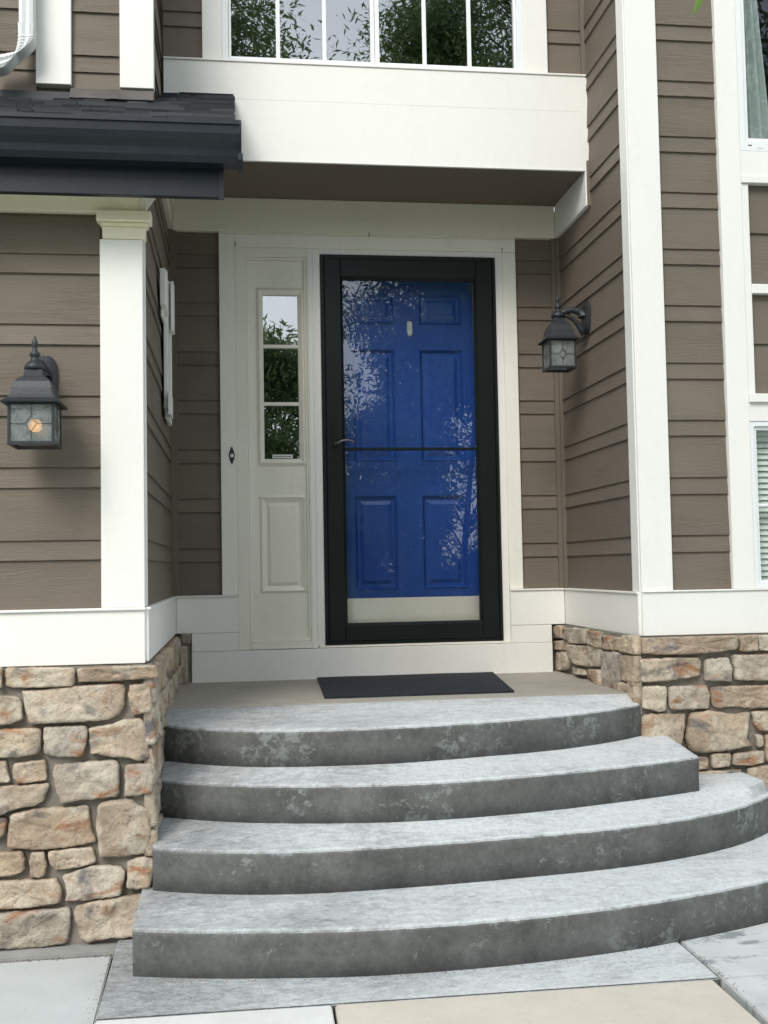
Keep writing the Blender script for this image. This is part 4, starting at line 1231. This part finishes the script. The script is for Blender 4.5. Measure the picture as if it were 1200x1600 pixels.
# ------------------------------------------------------------------ ground and paving
GRASS = mat_simple('lawn_grass', (0.045, 0.085, 0.025), 0.9, 0, 0.8, 30, 0.2, 0.9)
gm = MB()
gm.add([(-400, -400, GROUND - 0.08), (400, -400, GROUND - 0.08), (400, 400, GROUND - 0.08), (-400, 400, GROUND - 0.08)], [(0, 1, 2, 3)])
tag(gm.build('ground', GRASS), kind='structure')
PAVE = empty('pavement', (0.2, -2.6, GROUND), kind='structure')
def slab(pts, mat, label, dz=0.0):
    j = MB()
    j.prism([(x, y, GROUND + dz) for x, y in pts], [(x, y, GROUND - 0.10) for x, y in pts])
    o = j.build('slab', mat, PAVE, 0.004, 2); o['label'] = label
    return o
slab([(-3.2, -1.868), (-0.886, -1.876), (-0.866, -2.60), (-3.2, -2.60)], SLAB_L, 'smooth pale grey slab at the foot of the stone base', -0.022)
slab([(-0.878, -1.55), (1.010, -1.55), (1.000, -2.486), (-0.190, -2.478), (-0.864, -2.470)], STEP, 'stained slab at the foot of the steps')
slab([(-0.180, -2.484), (0.974, -2.494), (0.962, -3.30), (-0.195, -3.30)], SLAB_T, 'tan slab at the bottom edge')
slab([(-0.864, -2.476), (-0.190, -2.484), (-0.203, -3.30), (-0.852, -3.30)], SLAB_W, 'small white slab at the bottom edge')
slab([(1.018, -1.60), (3.2, -1.60), (3.2, -2.488), (1.008, -2.488)], SLAB_P, 'patchy slab right of the long joint')
slab([(1.006, -2.496), (3.2, -2.496), (3.2, -3.30), (0.972, -3.30)], SLAB_P, 'patchy slab in the bottom right corner')
jm = MB(); jm.box(lambda s, o, z: (s, -o, z), -3.3, 3.3, 1.5, 3.32, GROUND - 0.13, GROUND - 0.034)
o = jm.build('joint_bed', CAULK, PAVE); 
# the walk goes on behind the camera
for k in range(5):
    for i in range(3):
        x = -3.2 + i * 2.14; y = -3.306 - k * 1.52
        slab([(x, y), (x + 2.13, y), (x + 2.13, y - 1.51), (x, y - 1.51)], (SLAB_L, SLAB_W, SLAB_P)[(i + k) % 3], 'walk slab behind the viewer')

# grit and leaf crumbs caught in the joints and along the feet of walls and risers
rg = random.Random(3); gb = MB()
def grain(x, y, z, r):
    ang = rg.uniform(0, 3); ca, sa = math.cos(ang), math.sin(ang)
    pts = [(r, 0, 0), (-r * 0.6, r * 0.7, 0), (-r * 0.5, -r * 0.8, 0), (0, 0, r * 0.9)]
    gb.add([(x + a * ca - b * sa, y + a * sa + b * ca, z + c) for a, b, c in pts], [(0, 1, 3), (1, 2, 3), (2, 0, 3), (0, 2, 1)])
for k in range(110): grain(rg.uniform(-1.4, -0.82), -1.866 + rg.gauss(0, 0.008) - 0.012, GROUND - 0.0215, rg.uniform(0.0015, 0.004))
for k in range(60): grain(-0.882 + rg.gauss(0, 0.010), rg.uniform(-2.5, -1.9), GROUND + 0.0003, rg.uniform(0.0012, 0.003))
for k in range(140):
    x = rg.uniform(-0.75, 1.0); y = float(np.polyval(np.polyfit(NOSE[3][0][1:], NOSE[3][1][1:], 3), x))
    grain(x, y - abs(rg.gauss(0, 0.02)) - 0.002, GROUND + 0.0003, rg.uniform(0.0012, 0.0032))
for k in range(90): grain(1.014 + rg.gauss(0, 0.007), rg.uniform(-2.6, -2.1), GROUND + 0.0003, rg.uniform(0.0012, 0.003))
for k in range(60): grain(rg.uniform(-0.68, 1.2), -0.034 - abs(rg.gauss(0, 0.012)), -0.1727, rg.uniform(0.001, 0.0026))
tag(gb.build('grit', mat_simple('grit_mineral', (0.16, 0.13, 0.09), 0.9)), kind='stuff')

# ------------------------------------------------------------------ door mat
MATM = mat_wave_mat()
q = [(-0.050, -0.045), (0.878, -0.045), (0.768, -0.935), (-0.080, -0.935)]
mm = MB(); n1 = 30; vs = []; fs = []
def qp(u, v):
    a = Vector(q[0]).lerp(Vector(q[1]), u); b = Vector(q[3]).lerp(Vector(q[2]), u)
    return a.lerp(b, v)
for j in range(n1 + 1):
    for i in range(n1 + 1):
        p = qp(i / n1, j / n1)
        vs.append((p.x, p.y, -0.1615 + 0.0012 * noise.noise((p.x * 6, p.y * 6, 0))))
for j in range(n1):
    for i in range(n1):
        fs.append((j * (n1 + 1) + i, j * (n1 + 1) + i + 1, (j + 1) * (n1 + 1) + i + 1, (j + 1) * (n1 + 1) + i))
b = len(vs)
loop = [i for i in range(n1 + 1)] + [j * (n1 + 1) + n1 for j in range(1, n1 + 1)] + [n1 * (n1 + 1) + i for i in range(n1 - 1, -1, -1)] + [j * (n1 + 1) for j in range(n1 - 1, 0, -1)]
for i in loop: vs.append((vs[i][0], vs[i][1], -0.1705))
L_ = len(loop)
for k in range(L_): fs.append((loop[k], b + k, b + (k + 1) % L_, loop[(k + 1) % L_]))
fs.append(tuple(b + k for k in range(L_)))
mm.add(vs, fs)
rim = mm.build('doormat', MATM)
tag(rim, 'black rectangular rubber doormat lying on the landing before the blue door', 'doormat')

# ------------------------------------------------------------------ doorbell
bell = empty('doorbell', (-0.474, -0.012, 0.995), 'small black pointed oval doorbell on the white casing left of the sidelight', 'doorbell')
A = []; B = []
for i in range(28):
    t = 2 * math.pi * i / 28
    c, s = math.cos(t), math.sin(t)
    xx = 0.0165 * c * (1 - 0.35 * abs(s)); zz_ = 0.047 * s * (0.8 + 0.2 * abs(s) ** 3)
    A.append((-0.474 + xx, -0.0125, 0.995 + zz_)); B.append((-0.474 + xx * 0.85, -0.0185, 0.995 + zz_ * 0.9))
MB().prism(A, B).build('bell_plate', IRON, bell, 0.0008)
kb = MB(); pts = []
kb.lathe((0, 0, 0), [(0.0105, 0), (0.0105, 0.003), (0.008, 0.006), (0.004, 0.0072)], 20)
kb.v = [(-0.474 + a, -0.0186 - c, 0.993 + b2) for a, b2, c in kb.v]
kb.build('button', mat_simple('button_white', (0.75, 0.74, 0.70), 0.3), bell)

# ------------------------------------------------------------------ white wall bracket on the left side of the recess
wb = empty('wall_rack', (X_LEFT + 0.02, -0.55, 1.15), 'narrow white wooden rack on the left side of the porch recess, seen edge on', 'wall rack')
XW = X_LEFT
def wbox(name, y0, y1, z0, z1, x0, x1):
    MB().box(lambda s, o, z: (XW + o, s, z), y0, y1, x0, x1, z0, z1).build(name, WHITE, wb, 0.002)
wbox('rail', -0.71, -0.66, 1.14, 1.775, 0.004, 0.022)
wbox('rail', -0.42, -0.37, 1.17, 1.80, 0.004, 0.022)
wbox('panel', -0.655, -0.425, 1.175, 1.775, 0.004, 0.012)
wbox('top_block', -0.96, -0.74, 1.555, 1.715, 0.006, 0.030)
wbox('block_strut', -0.90, -0.711, 1.520, 1.553, 0.004, 0.014)
wbox('side_block', -0.46, -0.36, 1.55, 1.79, 0.0225, 0.036)
wbox('bottom_block', -0.745, -0.60, 1.105, 1.205, 0.0225, 0.038)
wbox('bottom_strut', -0.655, -0.38, 1.10, 1.165, 0.004, 0.020)

# ------------------------------------------------------------------ wall lanterns (built hanging on a wall that faces -Y, axis at the local origin)
WARM = mat_emit('lit_amber_bulb', (1.0, 0.50, 0.17), 2.0)
CFL = mat_simple('white_bulb', (0.82, 0.84, 0.84), 0.25)
SOCK = mat_simple('bulb_socket', (0.52, 0.55, 0.55), 0.5)
def lantern(loc, rotz, ext, label, lit, width=0.148):
    t = empty('wall_lantern', (0, 0, 0), label, 'wall lantern', 'wall lanterns beside the porch')
    h = width / 2; hb = 0.150                      # body stands from z=-0.150 to 0
    # roof: square dome with a flared brim
    d = math.sqrt(2)
    pr = [(0.0, 0.0)]
    prof = [(h * 1.02, -0.010), (h * 1.26, -0.016), (h * 1.28, -0.010), (h * 1.02, 0.004), (h * 0.92, 0.016), (h * 0.86, 0.040), (h * 0.76, 0.062), (h * 0.58, 0.078),
            (h * 0.42, 0.083), (h * 0.40, 0.104), (h * 0.34, 0.108)]
    mb = MB(); mb.lathe((0, 0, 0), [(r * d, z) for r, z in prof], sq=4, rot=math.pi / 4)
    mb.build('lantern_roof', IRON, t, 0.0025, 2)
    fi = [(0.020, 0.106), (0.036, 0.110), (0.034, 0.122), (0.022, 0.136), (0.016, 0.140), (0.012, 0.150), (0.014, 0.154), (0.018, 0.160), (0.017, 0.167), (0.009, 0.174), (0.0075, 0.186), (0.011, 0.194),
          (0.0095, 0.206), (0.005, 0.216), (0.0015, 0.226)]
    MB().lathe((0, 0, 0), fi, 18).build('finial', IRON, t)
    # frame: posts, rails and the pointed leading
    fr = MB(); I = lambda s, o, z: (s, -o, z)
    pw = 0.009
    for sx in (-1, 1):
        for sy in (-1, 1):
            x0, x1 = sorted((sx * h, sx * (h - pw))); y0, y1 = sorted((sy * h, sy * (h - pw)))
            fr.box(lambda s, o, z: (s, o, z), x0, x1, y0, y1, -hb, -0.0105)
    for z0, z1 in ((-0.020, -0.0105), (-hb - 0.006, -hb + 0.006)):
        for sy in (-1, 1):
            y0, y1 = sorted((sy * (h + 0.001), sy * (h - pw - 0.001)))
            fr.box(lambda s, o, z: (s, o, z), -h - 0.001, h + 0.001, y0, y1, z0, z1)
            fr.box(lambda s, o, z: (o, s, z), -h + pw, h - pw, y0, y1, z0 + 0.0005, z1 - 0.0005)
    fr.build('lantern_frame', IRON, t, 0.001)
    lead = MB()
    zc = -0.085
    for sgn, ax in ((-1, 'y'), (1, 'x'), (-1, 'x')):
        def Q(a, z, sgn=sgn, ax=ax):
            return (a, sgn * (h - 0.003), z) if ax == 'y' else (sgn * (h - 0.003), a, z)
        rhomb = [(0, zc + 0.026), (0.019, zc), (0, zc - 0.026), (-0.019, zc)]
        for i in range(4):
            lead.tube([Q(*rhomb[i]), Q(*rhomb[(i + 1) % 4])], 0.0009, 5)
        lead.tube([Q(0, zc + 0.026), Q(0, -0.018)], 0.0009, 5); lead.tube([Q(0, zc - 0.026), Q(0, -hb + 0.004)], 0.0009, 5)
        lead.tube([Q(0.019, zc), Q(h - 0.006, zc)], 0.0009, 5); lead.tube([Q(-0.019, zc), Q(-h + 0.006, zc)], 0.0009, 5)
    lead.build('leading', IRON, t)
    for sx, sy in ((0, -1), (0, 1), (1, 0), (-1, 0)):
        g = MB()
        if sy:
            y0, y1 = sorted((sy * (h - 0.0065), sy * (h - 0.0045)))
            g.box(lambda s, o, z: (s, o, z), -h + pw, h - pw, y0, y1, -hb + 0.006, -0.0205)
        else:
            x0, x1 = sorted((sx * (h - 0.0065), sx * (h - 0.0045)))
            g.box(lambda s, o, z: (o, s, z), -h + pw, h - pw, x0, x1, -hb + 0.006, -0.0205)
        g.build('pane', LAMP_GLASS, t)
    # bulb
    MB().lathe((0, 0, 0), [(0.010, -0.012), (0.019, -0.016), (0.019, -0.040), (0.015, -0.050), (0.015, -0.062)], 18).build('socket', SOCK, t)
    if lit:
        b_ = MB().lathe((0, 0, 0), [(0.012, -0.0625), (0.019, -0.068), (0.023, -0.080), (0.022, -0.094), (0.013, -0.102), (0.002, -0.104)], 18).build('bulb', WARM, t)
        b_['label'] = 'glowing amber bulb'
    else:
        sp = [(0.014 * math.cos(k * 0.55), 0.014 * math.sin(k * 0.55), -0.0630 - 0.0009 * k) for k in range(56)]
        b_ = MB().tube(sp, 0.0042, 8).build('bulb', CFL, t)
        b_['label'] = 'unlit white spiral bulb'
    # arm and wall plate
    ye = ext
    arm = [(0, 0.004, 0.122), (0, ye * 0.25, 0.140), (0, ye * 0.50, 0.148), (0, ye * 0.72, 0.142), (0, ye * 0.9, 0.125), (0, ye - 0.014, 0.112)]
    MB().tube(arm, [0.013, 0.014, 0.015, 0.019, 0.026, 0.034], 14).build('arm', IRON, t)
    arm2 = [(0, ye * 0.30, 0.118), (0, ye * 0.50, 0.104), (0, ye * 0.68, 0.078), (0, ye * 0.80, 0.050), (0, ye - 0.016, 0.028)]
    MB().tube([(0, ye * 0.1, 0.124)] + arm2, [0.006, 0.009, 0.011, 0.013, 0.015, 0.016], 12).build('scroll_arm', IRON, t)
    A = []; B = []; C_ = []
    for i in range(28):
        a = 2 * math.pi * i / 28
        c, s = math.cos(a), math.sin(a)
        px_ = 0.050 * math.copysign(abs(c) ** 0.55, c); pz = 0.080 * math.copysign(abs(s) ** 0.7, s) + 0.108
        A.append((px_, ye + 0.004, pz)); B.append((px_, ye - 0.008, pz)); C_.append((px_ * 0.72, ye - 0.018, (pz - 0.108) * 0.8 + 0.108))
    pl = MB(); pl.prism(A, B); pl.prism(B, C_)
    pl.build('wall_plate', IRON, t, 0.001)
    t.location = loc; t.rotation_euler = (0, 0, rotz)
    return t
lantern((-1.128, -1.905, 0.984), 0.0, 0.157, 'iron wall lantern with a glowing amber bulb beside the white corner board', True, 0.152)
lantern((1.150, -0.49, 1.520), -math.pi / 2, 0.148, 'iron wall lantern with an unlit white bulb right of the blue door', False, 0.136)

# ------------------------------------------------------------------ trees and shrubs in front of the house (seen in the glass)
BARK = mat_simple('bark', (0.10, 0.08, 0.06), 0.9, 0, 0.8, 25, 0.2, 0.5)
LEAF_A = mat_leaf('willow_leaf', (0.055, 0.11, 0.03), (0.15, 0.24, 0.07))
LEAF_B = mat_leaf('far_tree_leaf', (0.065, 0.115, 0.05), (0.19, 0.27, 0.10))
def leaf_cloud(centres, radii, n, length, width, seed, droop=0.3):
    rg = np.random.RandomState(seed)
    k = rg.randint(0, len(centres), n)
    c = np.array(centres)[k]; r = np.array(radii)[k]
    d = rg.normal(size=(n, 3)); d /= np.linalg.norm(d, axis=1)[:, None]
    p = c + d * (r * rg.uniform(0.25, 1.0, n) ** 0.6)[:, None] * np.array([1, 1, 0.8])
    ax = rg.normal(size=(n, 3)) + d * 0.8; ax[:, 2] -= droop; ax /= np.linalg.norm(ax, axis=1)[:, None]
    sd_ = np.cross(ax, rg.normal(size=(n, 3))); sd_ /= np.linalg.norm(sd_, axis=1)[:, None]
    L = length * rg.uniform(0.6, 1.25, n)[:, None]; W = width * rg.uniform(0.7, 1.2, n)[:, None]
    nr = np.cross(ax, sd_)
    v = np.stack([p, p + ax * L * 0.45 + sd_ * W * 0.5 + nr * W * .15, p + ax * L, p + ax * L * 0.45 - sd_ * W * 0.5 + nr * W * .15], 1).reshape(-1, 3)
    return v
def leaf_mesh(name, v, mat, parent):
    off = Vector(parent.location)
    n = len(v) // 4
    me = bpy.data.meshes.new(name)
    me.vertices.add(len(v)); me.vertices.foreach_set('co', (v - np.array(off)).astype(np.float32).ravel())
    me.loops.add(len(v)); me.loops.foreach_set('vertex_index', np.arange(len(v), dtype=np.int32))
    me.polygons.add(n); me.polygons.foreach_set('loop_start', np.arange(0, len(v), 4, dtype=np.int32)); me.polygons.foreach_set('loop_total', np.full(n, 4, dtype=np.int32))
    me.update(); me.validate()
    me.materials.append(mat)
    o = bpy.data.objects.new(name, me); COL.objects.link(o); o.parent = parent
    return o
def tree(loc, height, crown_r, crown_z0, nleaf, leaf, seed, label, mat, group=None, trunk_r=0.12, clump=0.28, name='tree', cat='tree', droop=0.3):
    rnd = random.Random(seed)
    base = Vector((loc[0], loc[1], GROUND - 0.08))
    t = empty(name, base, label, cat, group)
    tb = MB()
    top = base + Vector((0, 0, height * 0.9))
    tb.tube([base, base + Vector((rnd.uniform(-.1, .1), 0, height * 0.3)), base + Vector((rnd.uniform(-.2, .2), rnd.uniform(-.2, .2), height * 0.6)), top],
            [trunk_r, trunk_r * 0.8, trunk_r * 0.5, trunk_r * 0.1], 10)
    cen, rad = [], []
    for k in range(46 if height < 6 else 100):
        f = rnd.uniform(0, 1) ** 0.8
        z = crown_z0 + (height - crown_z0) * f
        rmax = crown_r * (math.sin(math.pi * min(1, 0.12 + 0.86 * f)) ** 0.7)
        a = rnd.uniform(0, 2 * math.pi); rr_ = rmax * rnd.uniform(0.35, 1.0)
        tip = base + Vector((rr_ * math.cos(a), rr_ * math.sin(a), z))
        st0 = base + Vector((0, 0, max(crown_z0 * 0.7, z - rr_ * rnd.uniform(0.4, 0.9))))
        tb.tube([st0, st0.lerp(tip, 0.5) + Vector((0, 0, rnd.uniform(-0.05, 0.15) * rr_)), tip], [trunk_r * 0.28, trunk_r * 0.16, trunk_r * 0.04], 6)
        for q in (0.6, 0.85, 1.05):
            cen.append(tuple(st0.lerp(tip, q))); rad.append(crown_r * clump * rnd.uniform(0.5, 1.15))
    tb.build('trunk', BARK, t)
    leaf_mesh('crown', leaf_cloud(cen, rad, nleaf, leaf[0], leaf[1], seed, droop), mat, t)
    return t
GT = 'trees across the front lawn'
tree((-2.3, -14.0), 15.0, 2.7, 7.4, 60000, (0.17, 0.045), 11, 'tall leafy tree across the lawn, reflected at the left of the upper window', LEAF_B, GT)
tree((3.0, -13.5), 11.0, 2.3, 4.2, 40000, (0.16, 0.042), 12, 'tall leafy tree across the lawn, reflected in the sidelight', LEAF_B, GT)
tree((5.6, -14.5), 17.5, 3.6, 3.6, 52000, (0.17, 0.042), 13, 'tallest leafy tree across the lawn, reflected at the right of the upper window', LEAF_B, GT)
far = tree((0.0, -20.0), 6.6, 3.2, 0.4, 40000, (0.2, 0.055), 14, 'farthest leafy tree, straight behind the walk', LEAF_B, GT)
tree((8.5, -13.0), 10.0, 2.8, 1.0, 20000, (0.16, 0.04), 15, 'rightmost leafy tree across the lawn', LEAF_B, GT)
def copy_tree_object(src, loc, rotz, label):
    c = src.copy(); COL.objects.link(c); c.location = loc; c.rotation_euler = (0, 0, rotz); c['label'] = label
    for ch in src.children:
        d = ch.copy(); COL.objects.link(d); d.parent = c
    return c
for k, (x, y, s_) in enumerate(((-7.5, -22, 1.0), (-4.0, -24, 1.05), (3.5, -22, 0.80), (7.8, -22, 0.82), (11.5, -21, 1.0), (15.5, -22, 1.1), (-12, -21, 1.1))):
    c = copy_tree_object(far, (x, y, GROUND - 0.08), 1.1 * k + 0.6, 'leafy tree in the back row across the lawn, ' + ('second from its left end', 'third from its left end', 'fourth from its right end', 'third from its right end', 'second from its right end', 'rightmost of the row', 'leftmost of the row')[k]); c.scale = (s_, s_, s_); c['group'] = 'back row of trees across the lawn'
near = tree((2.25, -6.9), 5.0, 1.75, 0.55, 17000, (0.11, 0.024), 21, 'young willow leaved tree with one leaf hanging into the top of the view', LEAF_A, None, 0.05, 0.26, droop=0.7)
# the drooping twig with the leaf that enters the picture at the top
tw = MB()
tw.tube([(2.15, -6.55, 1.6), (1.5, -5.6, 2.0), (0.85, -4.75, 1.75), (0.42, -4.3, 1.42), (0.262, -4.21, 1.262)], [0.014, 0.010, 0.006, 0.003, 0.0015], 7)
tw.build('branch', BARK, near)
# nine extra leaves along the twig, above the frame
lv = MB()
def leaf_at(mb, p, d, L, W):
    p = Vector(p); d = Vector(d).normalized(); s = d.cross(Vector((0.2, 1, 0.1))).normalized(); n_ = s.cross(d)
    pts = []
    for k, (a, w_) in enumerate(((0, 0.0), (0.15, 0.55), (0.4, 1.0), (0.7, 0.75), (0.9, 0.3), (1, 0.0))):
        c = p + d * L * a - n_ * 0.004 * math.sin(a * 3)
        pts.append((c - s * W / 2 * w_ + n_ * 0.0012 * w_, c, c + s * W / 2 * w_ + n_ * 0.0012 * w_))
    vs = [q for r in pts for q in r]; fs = []
    for k in range(5):
        fs += [(k * 3, k * 3 + 1, k * 3 + 4, k * 3 + 3), (k * 3 + 1, k * 3 + 2, k * 3 + 5, k * 3 + 4)]
    mb.add(vs, fs, True)
LEAF_N = mat_leaf('fresh_leaf', (0.14, 0.26, 0.05), (0.22, 0.36, 0.09))
leaf_at(lv, (0.268, -4.205, 1.268), (-0.42, 0.1, -0.95), 0.050, 0.011)
for k in range(9):
    f = 0.2 + 0.08 * k
    leaf_at(lv, (0.30 + 0.10 * k, -4.25 - 0.09 * k, 1.32 + 0.07 * k), (random.uniform(-1, 1), random.uniform(-1, 1), random.uniform(-0.2, 0.5)), 0.07, 0.013)
o = lv.build('leaf', LEAF_N, near)
# shrubs beside the walk
for k, (x, y, h_) in enumerate(((1.55, -6.9, 1.45), (2.6, -7.6, 1.6), (0.75, -8.6, 1.25), (3.6, -6.2, 1.3), (-3.2, -6.6, 1.2))):
    tree((x, y), h_, 0.55, 0.15, 2600, (0.085, 0.018), 40 + k, ('thin leaved shrub beside the walk nearest the viewer', 'taller thin leaved shrub behind the young tree',
         'thin leaved shrub at the far side of the walk', 'thin leaved shrub at the right edge of the lawn', 'thin leaved shrub on the left lawn')[k], LEAF_A, 'shrubs along the walk', 0.03, 0.30, 'shrub', 'shrub', 0.2)
